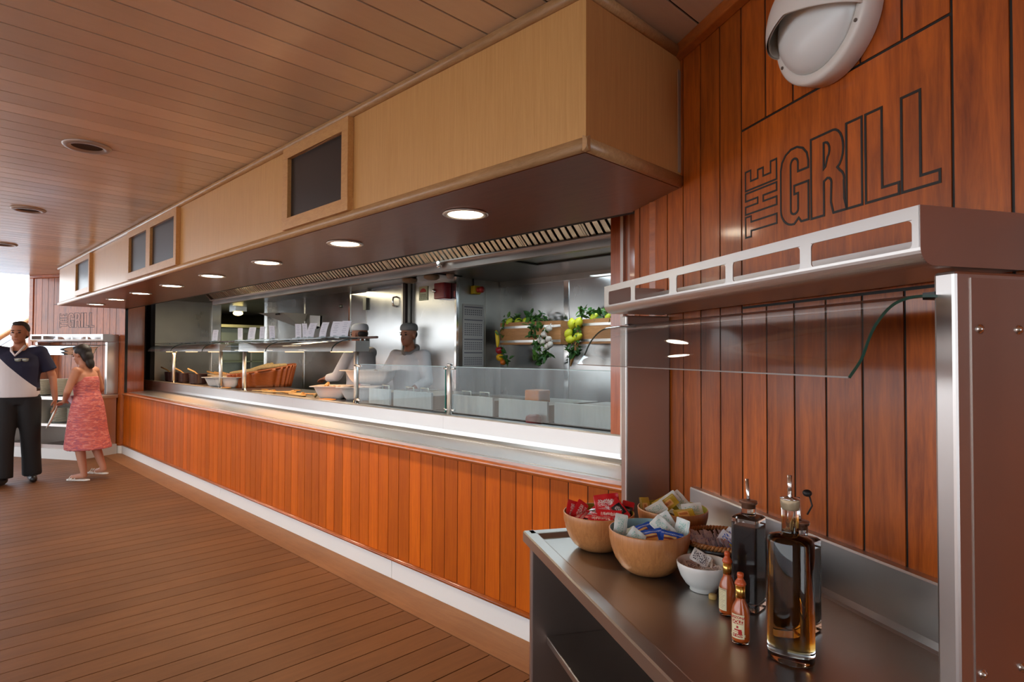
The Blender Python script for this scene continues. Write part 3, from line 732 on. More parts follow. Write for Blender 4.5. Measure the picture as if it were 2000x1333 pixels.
upright(bowlB, offc(bowlB, -.080, .005, .125), TOC+.35, .2, 'white', W_+'standing tallest at the left rim of the blue-lined bowl', 1.3, 0)
upright(bowlB, offc(bowlB, -.04, -.055, .105), TOC+.1, .5, 'white', W_+'leaning over the front left rim of the blue-lined bowl', -.75, 1)
upright(bowlB, offc(bowlB, .038, -.005, .125), TOC-.1, .5, 'white', W_+'pointing up right of centre in the blue-lined bowl', -.8, 2)
upright(bowlB, offc(bowlB, .060, .03, .125), TOC-.2, .2, 'white', W_+'pointing up at the back right of the blue-lined bowl', -1.0, 0)
upright(bowlB, offc(bowlB, .092, .0, .115), TOC-.7, .1, 'white', W_+'standing against the right rim of the blue-lined bowl', 1.4, 1)
upright(bowlB, offc(bowlB, .0, -.045, .112), TOC, .8, 'blue', 'blue burger sachet lying face up at the centre of the blue-lined bowl', .15, 1)
upright(bowlB, offc(bowlB, -.015, .0, .115), TOC, .9, 'blue', 'blue sachet behind the burger sachet in the blue-lined bowl', .4, 0)
upright(bowlB, offc(bowlB, .05, -.055, .108), TOC, .7, 'blue', 'blue sachet at the front right of the blue-lined bowl', -.25, 2)
LY = {'gold': 'gold mustard sachet lying in the back olive-lined bowl', 'white': 'white paper sachet lying in the back olive-lined bowl'}
GY = {'gold': 'gold sachets in the back bowl', 'white': 'white sachets in the back bowl'}
heap(bowlY, ['gold', 'white', 'gold', 'gold', 'white'], .066, .072, LY, GY, 31, .35, ((.0, 9), (.014, 10), (.024, 7)))
upright(bowlY, offc(bowlY, .0, .04, .128), TOC, .5, 'white', W_+'at the back centre of the back bowl', .6, 1)
upright(bowlY, offc(bowlY, .038, .05, .125), TOC, .4, 'white', W_+'highest at the back right of the back bowl', -.9, 2)
upright(bowlY, offc(bowlY, .062, -.01, .112), TOC, .6, 'white', W_+'at the right rim of the back bowl', .1, 0)
upright(bowlY, offc(bowlY, -.055, -.01, .112), TOC, .7, 'white', W_+'at the left of the back bowl', .5, 1)
upright(bowlY, offc(bowlY, -.01, .015, .124), TOC, .5, 'gold', 'gold sachet leaning up at the centre of the back bowl', .6, 1)
upright(bowlY, offc(bowlY, -.022, .045, .118), TOC, .6, 'gold', 'gold sachet at the back left of the back bowl', .5, 2)
upright(bowlY, offc(bowlY, -.088, .01, .112), TOC+.4, .2, 'gold', 'gold sachet standing at the left rim of the back bowl', 1.5, 0)
upright(bowlY, offc(bowlY, .025, -.045, .105), TOC, .9, 'gold', 'gold sachet with orange picture at the front of the back bowl', .1, 1)

# wicker basket with sugar sachets
PB = U*(-1.565) + NN*1.05 + V(0, 0, ZS)
bs = thing('sugar_basket', 'low dark basket with braided light wicker rim behind the blue-lined bowl', 'basket', PB)
f = MB(); f.lathe([(.0001, 0), (.078, 0), (.096, .02), (.107, .055), (.1105, .078), (.105, .078), (.100, .055), (.090, .025), (.07, .010), (.0001, .010)], PB, 48)
BSK = mat('basket_dark', (.035, .018, .010), .45, coat=.3); f.build('basket_body', [BSK], bs)
WICK = mat('wicker_light', (.42, .16, .04), .45, coat=.2)
for sgn in (0, 1):
    f = MB(); pts = []
    for i in range(240):
        a = 2*PI*i/240; ph = a*36 + sgn*PI
        rr = .110 + .0045*math.cos(ph); pts.append(PB + V(rr*math.cos(a), rr*math.sin(a), .080 + .0042*math.sin(ph)))
    f.tube(pts, .0042, 6, closed=True); f.build('braided_rim', [WICK], bs)
LS = {'sugar': 'lilac printed sugar sachet packed in the wicker basket', 'sweet': 'white sweetener sachet packed in the wicker basket'}
r = rng(5)
for i in range(30):
    a = i/30; xx_ = -.082 + .13*a; row = i % 3
    P = PB + rt0*xx_ + fw0*(-.05 + .045*row) + V(0, 0, .062+.005*r.random())
    upright(P, (0, 0, 0), TOC + .9 + .3*r.random(), .35+.2*r.random(), 'sugar', LS['sugar'], 1.0+.5*r.random(), i)['group'] = 'sugar sachets in the basket'
for i in range(5):
    upright(PB, offc(PB, .012+.018*i, -.03+.012*i, .082+.003*i), TOC-.1*i, .45, 'sweet', LS['sweet'], -.7-.05*i, i)['group'] = 'sweetener sachets in the basket'
# white bowl
PW = U*(-1.421) + NN*.901 + V(0, 0, ZS)
wb = thing('white_bowl', 'small white footed bowl holding paper sachets, in front of the basket', 'bowl', PW)
f = MB(); f.lathe([(.0001, .003), (.030, .003), (.033, 0), (.035, .001), (.034, .008), (.046, .018), (.058, .036), (.066, .058), (.068, .071), (.0665, .073), (.064, .071), (.061, .055), (.052, .034), (.038, .018), (.0001, .013)], PW, 48)
f.build('china_body', [mat('white_stoneware', (.80, .77, .71), .35, coat=.3)], wb)
LT = {'tea': 'white paper sachet with dark speckled print in the small white bowl'}; GT = {'tea': 'paper sachets in the small white bowl'}
heap(PW, ['tea'], .040, .038, LT, GT, 41, .35, ((0, 5), (.008, 5), (.014, 4)))
upright(PW, offc(PW, -.004, .012, .078), TOC, .6, 'tea', 'speckled white sachet standing highest in the small white bowl', -.6, 1)

# oil and vinegar bottles
OIL = mat('olive_oil', (.42, .22, .008), .0, trans=1, ior=1.001, spec=0)
def absorb(m, col, dens):
    v = N_(m, 'ShaderNodeVolumeAbsorption'); v.inputs[0].default_value = (*col, 1); v.inputs[1].default_value = dens
    L_(m, v.outputs[0], m.node_tree.nodes['Material Output'].inputs['Volume'])
bsdf(OIL).inputs['Base Color'].default_value = (1, .97, .8, 1); absorb(OIL, (.80, .56, .012), 62)
BALS = mat('balsamic', (.012, .006, .006), .3, spec=.15)
CORK = mat('cork', (.66, .52, .33), .7)
GL = mat('bottle_glass', (.96, .97, .95), 0, trans=1, ior=1.45)
def pourer(f_, P, z, h=.055, r_=.0045): f_.tube([P+V(0, 0, z), P+V(0, 0, z+h)], r_, 14)
PO = U*(-1.054) + NN*.867 + V(0, 0, ZS)
ob = thing('oil_bottle', 'tall clear glass bottle of olive oil with steel pourer, nearest the viewer', 'bottle', PO)
Rb = .0455; hs = .248; sy_ = 1.0
f = MB(); body = [(.0001, 0), (Rb-.006, 0), (Rb-.001, .004), (Rb, .01), (Rb, hs-.012), (Rb-.004, hs-.003), (Rb-.014, hs), (.0175, hs+.003), (.0165, hs+.010), (.0165, hs+.048), (.019, hs+.066), (.0185, hs+.071), (.0155, hs+.071)]
innr = [(.0135, hs+.045), (.0135, hs+.006), (.017, hs-.003), (Rb-.009, hs-.008), (Rb-.006, hs-.016), (Rb-.006, .034), (Rb-.012, .026), (.0001, .023)]
f.lathe(body[:-1] + [(.0001, hs+.071)], PO, 56, sy=.8); f.build('glass_body', [GL], ob)
liq = [(.0001, .0232), (Rb-.0122, .0262), (Rb-.0062, .0342), (Rb-.0062, hs-.0162), (Rb-.0092, hs-.0082), (.0168, hs-.0032), (.0133, hs+.0058), (.0128, hs+.036), (.0001, hs+.036)]
f = MB(); f.lathe([(a+.0015 if a > .001 else a, b) for a, b in liq], PO, 56, sy=.8); f.build('oil', [OIL], ob)
f = MB(); f.lathe([(.0001, hs+.052), (.012, hs+.052), (.0145, hs+.058), (.0182, hs+.071), (.0182, hs+.0735), (.0001, hs+.0735)], PO, 32, sy=.9); f.build('cork_stopper', [CORK], ob)
f = MB(); f.lathe([(.0001, hs+.0735), (.019, hs+.0735), (.0195, hs+.0755), (.006, hs+.0775), (.0048, hs+.080)], PO, 32, sy=.9); pourer(f, PO, hs+.076, .046, .0048); f.build('steel_pourer', [STC], ob)
def square_bottle(P, yaw, label, hb, w_, blackcap=False):
    t = thing('vinegar_bottle', label, 'bottle', P); M4 = Matrix.Translation(P) @ Matrix.Rotation(yaw, 4, 'Z')
    def rsq(h, c, z):
        pts = []
        for cx, cy, a0 in ((h-c, h-c, 0), (-h+c, h-c, 90), (-h+c, -h+c, 180), (h-c, -h+c, 270)):
            pts += A(cx, cy, c, c, a0, a0+90, 3)
        return [(x, y, z) for x, y in pts]
    def loft(f, rings):
        n = len(rings[0]); vs = [M4 @ Vector(p) for r_ in rings for p in r_]; fs = [tuple(range(n))[::-1], tuple(range((len(rings)-1)*n, len(rings)*n))]
        for i in range(len(rings)-1):
            for k in range(n): fs.append((i*n+k, i*n+(k+1) % n, (i+1)*n+(k+1) % n, (i+1)*n+k))
        f.add(vs, fs, 0, False)
    h = w_/2
    def circ(r_, z): return [(r_*math.cos(2*PI*(k-1.5+.0)/16+PI/4*0), r_*math.sin(2*PI*(k-1.5)/16), z) for k in range(16)]
    f = MB(); rings = [rsq(h-.003, .004, 0), rsq(h, .005, .003), rsq(h, .005, hb-.004), rsq(h-.004, .006, hb), circ(.0165, hb+.003), circ(.0165, hb+.026), circ(.021, hb+.030), circ(.021, hb+.033), circ(.0145, hb+.033)]
    # outer shell up and inner down: keep as single loft (closed by caps at both ends)
    loft(f, rings); f.build('glass_body', [GL], t)
    f = MB(); loft(f, [rsq(h-.0115, .004, .0165), rsq(h-.0045, .004, .0217), rsq(h-.0045, .004, hb-.022), rsq(h-.007, .004, hb-.021)]); f.build('vinegar', [BALS], t)
    f = MB(); f.lathe([(.0001, hb+.018), (.0125, hb+.018), (.0140, hb+.033), (.0205, hb+.0335), (.0205, hb+.036), (.006, hb+.037)], P, 28); 
    f.build('stopper', [mat('stopper_brown', (.22, .09, .05), .4, coat=.4)], t)
    f = MB(); f.tube([P+V(0, 0, hb+.03), P+V(-.0006, 0, hb+.050), P+V(-.005, .004, hb+.088)], .0043, 14); sp = f.build('steel_pourer', [STC], t)
    if blackcap:
        f = MB(); f.sphere(P+V(.012, .013, hb+.098), .010, sc=(1, 1, .8)); f.tube([P+V(.015, .015, hb+.095), P+V(.02, .02, hb+.07), P+V(.012, .012, hb+.05)], .002, 8); f.build('flip_cap', [mat('black_rubber', (.015, .012, .012), .5)], t)
PV = U*(-1.294) + NN*.945 + V(0, 0, ZS)
square_bottle(PV, math.radians(2), 'tall square glass bottle of dark vinegar standing behind the two hot sauce bottles', .222, .062)
PV2 = U*(-1.163) + NN*.982 + V(0, 0, ZS)
square_bottle(PV2, math.radians(-8), 'square vinegar bottle with black cap, half hidden behind the olive oil bottle', .205, .066, True)
# hot sauce bottles
SAUCE = mat('hot_sauce', (.52, .095, .012), .25, coat=.6, coatr=.02)
SGL = mat('sauce_glass', (1, .97, .93), 0.02, trans=1, ior=1.2, spec=.3)
GOLDF = mat('gold_foil', (.75, .48, .12), .25, metal=1.)
CREAML = mat('label_cream', (.78, .68, .42), .55); REDI = mat('label_red', (.45, .02, .015), .55); INK = mat('label_ink', (.35, .22, .12), .6); CAPR = mat('red_cap', (.55, .09, .02), .4, coat=.3)
def hot_sauce(P, yaw, label, front):
    t = thing('hot_sauce_bottle', label, 'bottle', P); R = .0185; F = R+.0007
    f = MB(); f.lathe([(.0001, .006), (R-.003, .006), (R-.0015, .009), (R-.0015, .062), (R-.004, .074), (.0085, .087), (.0078, .096), (.0078, .117), (.0001, .117)], P, 36); f.build('sauce', [SAUCE], t)
    f = MB(); f.lathe([(.0001, 0), (R-.002, 0), (R, .002), (R, .064), (R-.0025, .076), (.010, .089), (.0093, .096), (.0093, .118), (.0001, .118)], P, 36); f.build('glass_body', [SGL], t)
    f = MB(); f.lathe([(.0099, .0955), (.0101, .0955), (.0100, .121), (.0096, .121)], P, 36, caps=False); f.build('gold_collar', [GOLDF], t)
    f = MB(); f.lathe([(.0001, .120), (.0095, .120), (.0118, .124), (.0108, .128), (.0068, .134), (.0058, .137), (.0066, .139), (.0070, .143), (.0064, .147), (.0001, .149)], P, 28); f.build('red_dripper', [CAPR], t)
    def wrap(a, z): return P + V(F*math.cos(yaw+a), F*math.sin(yaw+a), z)
    def patch(f_, a0, a1, z0, z1, off=0., n=14):
        vs = []; 
        for i in range(n+1):
            a = a0+(a1-a0)*i/n; d = V(math.cos(yaw+a), math.sin(yaw+a), 0)*off; vs += [wrap(a, z0)+d, wrap(a, z1)+d]
        f_.add(vs, [(2*i, 2*i+2, 2*i+3, 2*i+1) for i in range(n)], 0, True)
    f = MB(); patch(f, -.75, .75, .014, .064); lab = f.build('paper_label', [CREAML], t)
    f = MB(); patch(f, 2.2, 3.9, .014, .064); f.build('paper_label', [CREAML], t)
    def word(body, size, z, col, n, arcz=0., off=.0006, span=None):
        f = None
        cu = bpy.data.curves.new('w', 'FONT'); cu.body = body; cu.size = size; cu.align_x = 'CENTER'; cu.align_y = 'CENTER'; cu.offset = size*.03
        o = bpy.data.objects.new('w', cu); C.objects.link(o); dg = bpy.context.evaluated_depsgraph_get(); me = bpy.data.meshes.new_from_object(o.evaluated_get(dg)); bpy.data.objects.remove(o)
        bm = bmesh.new(); bm.from_mesh(me); bmesh.ops.subdivide_edges(bm, edges=[e for e in bm.edges if e.calc_length() > .002], cuts=1)
        for v_ in bm.verts:
            x, y = v_.co.x, v_.co.y; a = x/F; q = wrap(a, z + y - arcz*(x/.012)**2) + V(math.cos(yaw+a), math.sin(yaw+a), 0)*off; v_.co = q - P
        bm.to_mesh(me); bm.free(); me.materials.clear(); me.materials.append(col); ob_ = bpy.data.objects.new(n, me); C.objects.link(ob_); ob_.parent = t
    if front:
        f = MB(); patch(f, -.60, .62, .0445, .0535, .0003); f.build('red_band', [REDI], t)
        word('ARIZONA', .0075, .0585, REDI, 'lettering', .0008); word('GOLD', .0098, .049, CREAML, 'lettering')
        f = MB(); patch(f, -.55, .5, .0275, .0285, .0003); patch(f, -.35, .45, .031, .034, .0003); patch(f, .1, .5, .024, .031, .0003); patch(f, -.1, .12, .036, .041, .0003); f.build('picture', [REDI], t)
        f = MB(); patch(f, -.55, .55, .0175, .0245, .0004); f.build('red_band', [REDI], t)
        word('HOT SAUCE', .0060, .021, CREAML, 'lettering', 0, .0009)
    else:
        f = MB()
        for i in range(11): patch(f, -.62, .3+.25*((i*7) % 3)/2, .0185+i*.0038, .0193+i*.0038, .0003)
        f.build('small_print', [INK], t)
        word('INGREDIENTS', .0040, .0615, INK, 'lettering')
    return t
def toc(P): return math.atan2(-P.y, -P.x)
PH = U*(-1.143) + NN*.814 + V(0, 0, ZS)
hot_sauce(PH, toc(PH)-.35, 'front hot sauce bottle with cream and red picture label and gold collar', True)
PH2 = U*(-1.273) + NN*.871 + V(0, 0, ZS)
hot_sauce(PH2, toc(PH2)-.85, 'rear hot sauce bottle, its plain cream text label turned to the aisle', False)
# small lid lying on the table
PC = U*(-1.335) + NN*.858 + V(0, 0, ZS+.0)
PC = U*(-1.362) + NN*.890 + V(0, 0, ZS)
f = MB(); f.lathe([(.0001, 0), (.0095, 0), (.010, .001), (.010, .010), (.009, .0115), (.0001, .0115)], PC, 24)
tag(f.build('bottle_cap', [mat('cap_gold', (.50, .32, .10), .45)], base=PC), 'small yellow screw cap lying between the white bowl and the rear hot sauce bottle', 'cap')

# ------------------------------------------------------------ round wall lamp
PL = U*(-1.295) + NN*(WN) + V(0, 0, 2.312)
lamp = thing('bulkhead_lamp', 'round white wall lamp with eyelid hood and frosted glass, high on the near wall', 'lamp', PL)
ML = Matrix.Translation(PL) @ (-NN).to_track_quat('Z', 'Y').to_matrix().to_4x4()
WP = mat('lamp_white', (.78, .75, .70), .35, coat=.2)
f = MB(); f.lathe([(.150, .001), (.157, .004), (.157, .050), (.152, .056), (.133, .058), (.128, .05), (.126, .02)], (0, 0, 0), 64, M=ML, caps=False); f.build('base_ring', [WP], lamp)
FROST = mat('frosted_glass', (.80, .83, .82), .35, coat=.25, coatr=.2)
f = MB(); prof = [(.130*math.cos(a), .052+.062*math.sin(a)) for a in [PI/2*i/12 for i in range(13)]]; prof[-1] = (.0001, .114)
f.lathe(prof, (0, 0, 0), 64, M=ML); f.build('glass_dome', [FROST], lamp)
# hood: upper part of a slightly larger dome, cut by a plane sloping
f = MB(); vs = []; fs = []; na, nb = 40, 12
# local axes of ML: z out of wall; find which local direction is world up
Q = (-NN).to_track_quat('Z', 'Y').to_matrix(); upl = Q.transposed() @ V(0, 0, 1); lat = V(0, 0, 1).cross(upl)
def hood_pt(a, b, k):
    a = math.radians(-14) + a*(208/180); el = PI/2*b; d = lat*math.cos(a)+upl*math.sin(a); p = d*((.150+k)*math.cos(el)); return V(p.x, p.y, .056*min(1, b*20) + (.100+k)*math.sin(el) + (.0 if b else .05))
def hood_old(a, b, k):   # a: angle around 0..PI (from one side over the top to other), b: 0 rim .. 1 lip
    R = .150 + k; d = lat*math.cos(a) + upl*math.sin(a)
    lip = .30 + .0*math.sin(a)
    el = (PI/2)*b*.93
    zz = .056 + (.078 + k)*math.sin(el)*(.25 + .75*math.sin(a)) ; rr = R*math.cos(el*.62*(.3+.7*math.sin(a)))
    p = d*rr; return V(p.x, p.y, 0) + V(0, 0, 1)*zz
for k in (0, -.006):
    for i in range(na+1):
        for j in range(nb+1):
            vs.append(ML @ hood_pt(math.radians(-8)+math.radians(196)*i/na if False else PI*i/na, j/nb, k))
o_ = (na+1)*(nb+1)
for i in range(na):
    for j in range(nb):
        a = i*(nb+1)+j; fs += [(a, a+nb+1, a+nb+2, a+1), (o_+a, o_+a+1, o_+a+nb+2, o_+a+nb+1)]
    a = i*(nb+1)+nb; fs.append((a, a+nb+1, o_+a+nb+1, o_+a)); a = i*(nb+1); fs.append((a, a+nb+1, o_+a+nb+1, o_+a))
f.add(vs, fs, 0, True); f.build('eyelid_hood', [WP], lamp)
for ang in (-28, 208):
    a = math.radians(ang); d = lat*math.cos(a)+upl*math.sin(a); f = MB(); f.lathe([(.0045, .056), (.0045, .0595), (.0001, .0595)], d*.143, 12, M=ML); f.build('screw', [mat('rusty_screw', (.12, .09, .07), .5)], lamp)

# ------------------------------------------------------------ galley shell behind the counter
def sbox(name, lo, hi, m_, bev=0, kind='structure'):
    f = MB(); f.box(lo, hi); return tag(f.build(name, [m_], bevel=bev), kind=kind)
sbox('wall_galley_left', (-11.0, 2.86, 0), (-10.94, 3.70, 2.6), STK2)
sbox('trim_10', (-11.0, 3.70, 0), (-10.90, 3.86, 2.6), steel('steel_post', (.72, .71, .67), .25, (1, 1, 10), .2, .2), .01)
sbox('trim_11', (-10.938, 2.86, 2.24), (-10.92, 3.70, 2.30), STK2)
f = MB()
for a, b in ((-10.0, -8.84), (-8.80, -7.50), (-7.46, -7.03), (-6.03, -5.19)): f.box((a, 4.33, 0), (b, 4.36, 2.32))
f.box((-10.0, 4.345, 0), (-5.20, 4.40, 2.32))
tag(f.build('wall_galley_back', [STK]), kind='structure')
for i, (a, b) in enumerate(((-8.84, -8.80), (-7.50, -7.46))): sbox('trim_%d' % (12+i), (a, 4.322, 0), (b, 4.33, 2.30), STC)
sbox('trim_14', (-10.08, 4.25, 0), (-9.96, 4.36, 2.32), MAT["steel_post"], .004)
sbox('trim_15', (-5.215, 4.315, 0), (-5.185, 4.345, 2.32), STC, .002)
f = MB(); f.box((-5.25, 4.36, 0), (-5.19, 5.0, 2.32)); f.box((-5.19, 4.75, 0), (-5.184, 4.79, 2.32)); tag(f.build('wall_galley_side', [STK2]), kind='structure')
f = MB()
for a, b in ((-5.19, -4.215), (-4.145, -2.9), (-2.84, -1.6)): f.box((a, 5.0, 0), (b, 5.03, 2.32))
f.box((-5.19, 5.015, 0), (-1.6, 5.06, 2.32)); tag(f.build('wall_galley_fruit', [STK]), kind='structure')
for i, a in enumerate((-4.215, -2.9)): sbox('trim_%d' % (16+i), (a, 4.992, 0), (a+.07, 5.004, 2.30), STC, .003)
sbox('trim_18', (-5.18, 4.97, 2.24), (-1.6, 5.0, 2.30), STK2)
sbox('wall_galley_right', (-1.64, 2.82, 0), (-1.58, 5.0, 2.6), STK2)
DKST = steel('steel_dark_ceiling', (.25, .24, .23), .32, (1, 1, 1), .2, .3)
f = MB(); f.box((-16, 2.9, 2.30), (-1.6, 6.6, 2.36)); tag(f.build('ceiling_galley', [DKST]), kind='structure')
f = MB()
for (a, b, c, d) in ((-3.9, -2.0, 3.4, 3.43), (-3.9, -2.0, 4.2, 4.23), (-3.9, -3.87, 3.4, 4.2), (-5.1, -5.07, 3.2, 4.3), (-8.5, -5.1, 3.9, 3.93)): f.box((a, c, 2.288), (b, d, 2.30))
f.box((-3.0, 4.17, 2.26), (-2.9, 4.25, 2.29))
tag(f.build('trim_19', [mat('black_seam', (.03, .03, .03), .5)]), kind='structure')
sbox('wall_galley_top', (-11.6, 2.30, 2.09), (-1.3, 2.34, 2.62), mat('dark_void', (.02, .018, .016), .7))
sbox('ceiling_galley_front', (-11.6, 2.34, 2.61), (-1.3, 2.95, 2.66), DKST)
sbox('floor_galley', (-16, 2.86, -.02), (-1.6, 6.6, .0), mat('galley_floor', (.18, .16, .14), .6))
# room behind the opening
YEL = steel('steel_warm_lit', (.42, .38, .22), .35, (40, 40, 1), .2, .2)  # steel yellowed in its base colour to paint warm lamp light
sbox('wall_pantry_far', (-14.1, 3.8, 0), (-14.0, 6.6, 2.3), steel('steel_pantry', (.30, .32, .27), .4, (1, 1, 1), .2, .2))
sbox('wall_pantry_back', (-14.1, 6.5, 0), (-5.2, 6.6, 2.3), YEL)
hd = thing('pantry_hood', 'steel hood coloured as if lit warm in the dark room behind the opening', 'hood', (-13.6, 5.3, 2.04))
f = MB(); f.prism([(-14.0, 2.0), (-13.4, 2.0), (-13.4, 2.06), (-13.75, 2.29), (-14.0, 2.29)], 4.3, 6.4, lambda x, z, y: V(x, y, z)); f.build('hood_body', [YEL], hd)
lf = thing('pantry_lamp', 'yellow glowing bulkhead lamp at the top of the opening behind the counter', 'lamp', (-11.6, 4.35, 2.2))
f = MB(); f.box((-11.75, 4.30, 2.22), (-11.45, 4.5, 2.30)); f.build('lamp_base', [STK2], lf)
f = MB(); f.sphere((-11.6, 4.4, 2.19), .05, sc=(2.4, 1.6, .9)); f.build('lamp_glass', [mat('yellow_lamp', (1, .8, .3), .4, emit=(1, .78, .25), es=4)], lf)
sh = thing('pantry_shelving', 'dim greenish storage shelving inside the room behind the opening', 'shelving', (-13.6, 5.2, 0))
GRN = mat('greenish_panel', (.20, .24, .19), .5)
for z in (.3, .9, 1.25, 1.62): f = MB(); f.box((-13.9, 4.6, z), (-13.5, 6.3, z+.03)); f.build('shelf_board', [GRN], sh)
for y in (4.6, 5.4, 6.27):
    f = MB(); f.box((-13.9, y, 0), (-13.5, y+.03, 1.9)); f.build('upright', [STK2], sh)
# cold-room door in the back wall
dr = thing('galley_door', 'tall stainless steel cold room door with hinges on its left, behind the cooks', 'door', (-6.5, 4.33, 0))
f = MB(); f.box((-6.99, 4.295, .05), (-6.19, 4.335, 2.27)); f.build('door_leaf', [STK], dr, bevel=.004)
f = MB(); f.box((-6.18, 4.28, 0), (-6.05, 4.34, 2.31)); f.box((-7.03, 4.31, 0), (-6.995, 4.34, 2.31)); f.build('door_frame', [STK2], dr)
f = MB(); f.box((-6.11, 4.25, 0), (-6.06, 4.30, 2.31)); f.build('rubber_seal', [mat('dark_seal', (.03, .02, .02), .6)], dr)
for z in (2.02, 1.5, .6):
    f = MB(); f.box((-7.03, 4.262, z), (-6.955, 4.296, z+.16)); f.build('hinge', [mat('hinge_dark', (.10, .10, .09), .45, metal=.7)], dr)
f = MB(); f.tube([(-6.31, 4.296, 2.03), (-6.31, 4.25, 2.04), (-6.31, 4.24, 2.09), (-6.31, 4.25, 2.14), (-6.31, 4.296, 2.15)], .012, 10); f.build('handle', [STC], dr)
# extraction hood above the counter
hood = thing('extraction_hood', 'long steel extraction hood with slanted baffle filters behind the bulkhead', 'hood', (-5.2, 2.9, 2.08))
HB = steel('steel_hood', (.50, .42, .36), .33, (.6, 20, 20), .15, .15)
f = MB(); f.box((-8.52, 2.90, 2.084), (-1.70, 2.95, 2.15)); f.box((-8.52, 2.86, 2.14), (-1.70, 2.91, 2.152)); f.build('front_beam', [HB], hood, bevel=.003)
f = MB(); f.prism([(2.45, 2.60), (2.95, 2.084), (2.95, 2.15), (2.50, 2.60)], -8.56, -8.52, lambda y, z, x: V(x, y, z)); f.build('end_strut', [HB], hood)
f = MB(); f.prism([(2.95, 2.15), (2.955, 2.15), (2.52, 2.60), (2.50, 2.60)], -8.52, -1.7, lambda y, z, x: V(x, y, z)); f.build('back_sheet', [mat('filter_dark', (.03, .025, .02), .5)], hood)
FIL = steel('steel_filter', (.56, .50, .40), .38, (1, 1, 1), .1)
sx_ = -1.72
while sx_ - .5 > -8.5:
    f = MB(); p0 = V(0, 2.895, 2.156); p1 = V(0, 2.45, 2.58); d = (p1-p0).normalized(); n_ = V(0, -d.z, d.y)
    if n_.z > 0: n_ = -n_
    for i in range(9):
        a = sx_ - .025 - i*.0535
        cs = [(a, 0), (a-.034, 0), (a-.034, .004), (a-.004, .004), (a-.004, .02), (a, .02)]
        f.prism([(q[0], q[1]) for q in cs], 0, .60, lambda x, h, t: V(x, 0, 0) + p0 + d*t + n_*(-h+.02))
    for a in (sx_-.006, sx_-.499): f.prism([(a, 0), (a-.014, 0), (a-.014, .024), (a, .024)], 0, .6, lambda x, h, t: V(x, 0, 0)+p0+d*t+n_*(-h+.022))
    f.build('baffle_filter', [FIL], hood); sx_ -= .512
f = MB(); f.sphere((-3.66, 2.875, 2.12), .022); f.tube([(-3.66, 2.89, 2.12), (-3.62, 2.83, 2.135)], .012, 10); tag(f.build('hood_knob', [STC], base=(-3.66, 2.87, 2.12)), 'small chrome knob on the hood beam above the red alarm box', 'knob')

# things on the galley walls
sg = thing('sprinkler_sign', 'small pale green sign with red shower head symbol on the steel wall', 'sign', (-5.80, 4.33, 2.16))
f = MB(); f.box((-5.885, 4.322, 2.078), (-5.72, 4.329, 2.243)); f.build('sign_plate', [mat('sign_green', (.62, .66, .42), .5)], sg)
f = MB(); RDS = mat('sign_red', (.55, .03, .02), .5)
pts = A(-5.8025, 2.175, .058, .045, 0, 180, 12); f.prism(pts, 4.319, 4.3215, lambda x, z, y: V(x, y, z)); f.build('shower_head', [RDS], sg)
f = MB()
for k_ in range(5):
    for j_ in range(3):
        x_ = -5.8025 + (k_-2)*.022*(1+.25*j_); f.box((x_-.0022, 4.319, 2.150-j_*.02-.012), (x_+.0022, 4.3215, 2.150-j_*.02))
f.build('spray_lines', [BLACK], sg)
al = thing('alarm_box', 'dark red fire alarm box with chrome key knob on the steel wall', 'alarm', (-5.36, 4.28, 2.15))
f = MB(); f.box((-5.47, 4.22, 2.065), (-5.29, 4.329, 2.245)); f.build('box_body', [mat('alarm_red', (.28, .01, .015), .35, coat=.3)], al, bevel=.01)
f = MB(); f.sphere((-5.46, 4.21, 2.16), .020); f.sphere((-5.435, 4.21, 2.15), .016); f.build('key_knob', [STC], al)
f = MB(); f.box((-5.24, 4.322, 2.08), (-5.16-.04, 4.329, 2.15)); tag(f.build('notice', [mat('notice_red', (.60, .16, .14), .5)], base=(-5.22, 4.325, 2.1)), 'little red notice sticker to the right of the alarm box', 'sticker')
for i, (x_, lb) in enumerate(((-5.62, 'round cream ceiling fitting above the sprinkler sign'), (-5.22, 'round cream ceiling fitting above the alarm box'))):
    f = MB(); f.lathe([(.06, 0), (.085, -.01), (.085, -.035), (.05, -.06), (.0001, -.062)], (x_, 4.0, 2.30), 24); tag(f.build('detector', [mat('cream_plastic', (.42, .33, .25), .5)], base=(x_, 4.0, 2.3)), lb, 'detector')
f = MB(); f.lathe([(.04, 0), (.045, -.01), (.03, -.05), (.0001, -.06)], (-5.03, 4.1, 2.30), 20); tag(f.build('sounder', [mat('pale_plastic', (.6, .5, .48), .5)], base=(-5.03, 4.1, 2.3)), 'small pale ceiling fitting right of the alarm box', 'detector')
es = thing('emergency_stop', 'yellow emergency stop box with red button on the dark side wall', 'switch', (-5.13, 4.57, 2.17))
f = MB(); f.box((-5.187, 4.52, 2.125), (-5.12, 4.62, 2.22)); f.build('box_body', [mat('stop_yellow', (.62, .42, .02), .4)], es, bevel=.008)
f = MB(); f.lathe([(.03, 0), (.03, .015), (.022, .022), (.022, .05), (.036, .055), (.034, .075), (.0001, .08)], (0, 0, 0), 24, M=Matrix.Translation((-5.12, 4.575, 2.172)) @ V(1, 0, 0).to_track_quat('Z', 'Y').to_matrix().to_4x4()); f.build('red_button', [mat('button_red', (.5, .03, .02), .35)], es)
f = MB(); f.tube([(-5.18, 4.56, 2.22), (-5.18, 4.56, 2.30)], .006, 8); f.build('cable', [BLACK], es)
cl = thing('wall_calendar', 'long pale wall calendar with four month grids on the dark side wall', 'calendar', (-5.185, 4.57, 1.3))
f = MB(); f.box((-5.189, 4.41, 1.305), (-5.184, 4.725, 2.01)); f.build('paper_sheet', [mat('calendar_paper', (.50, .47, .44), .6)], cl)
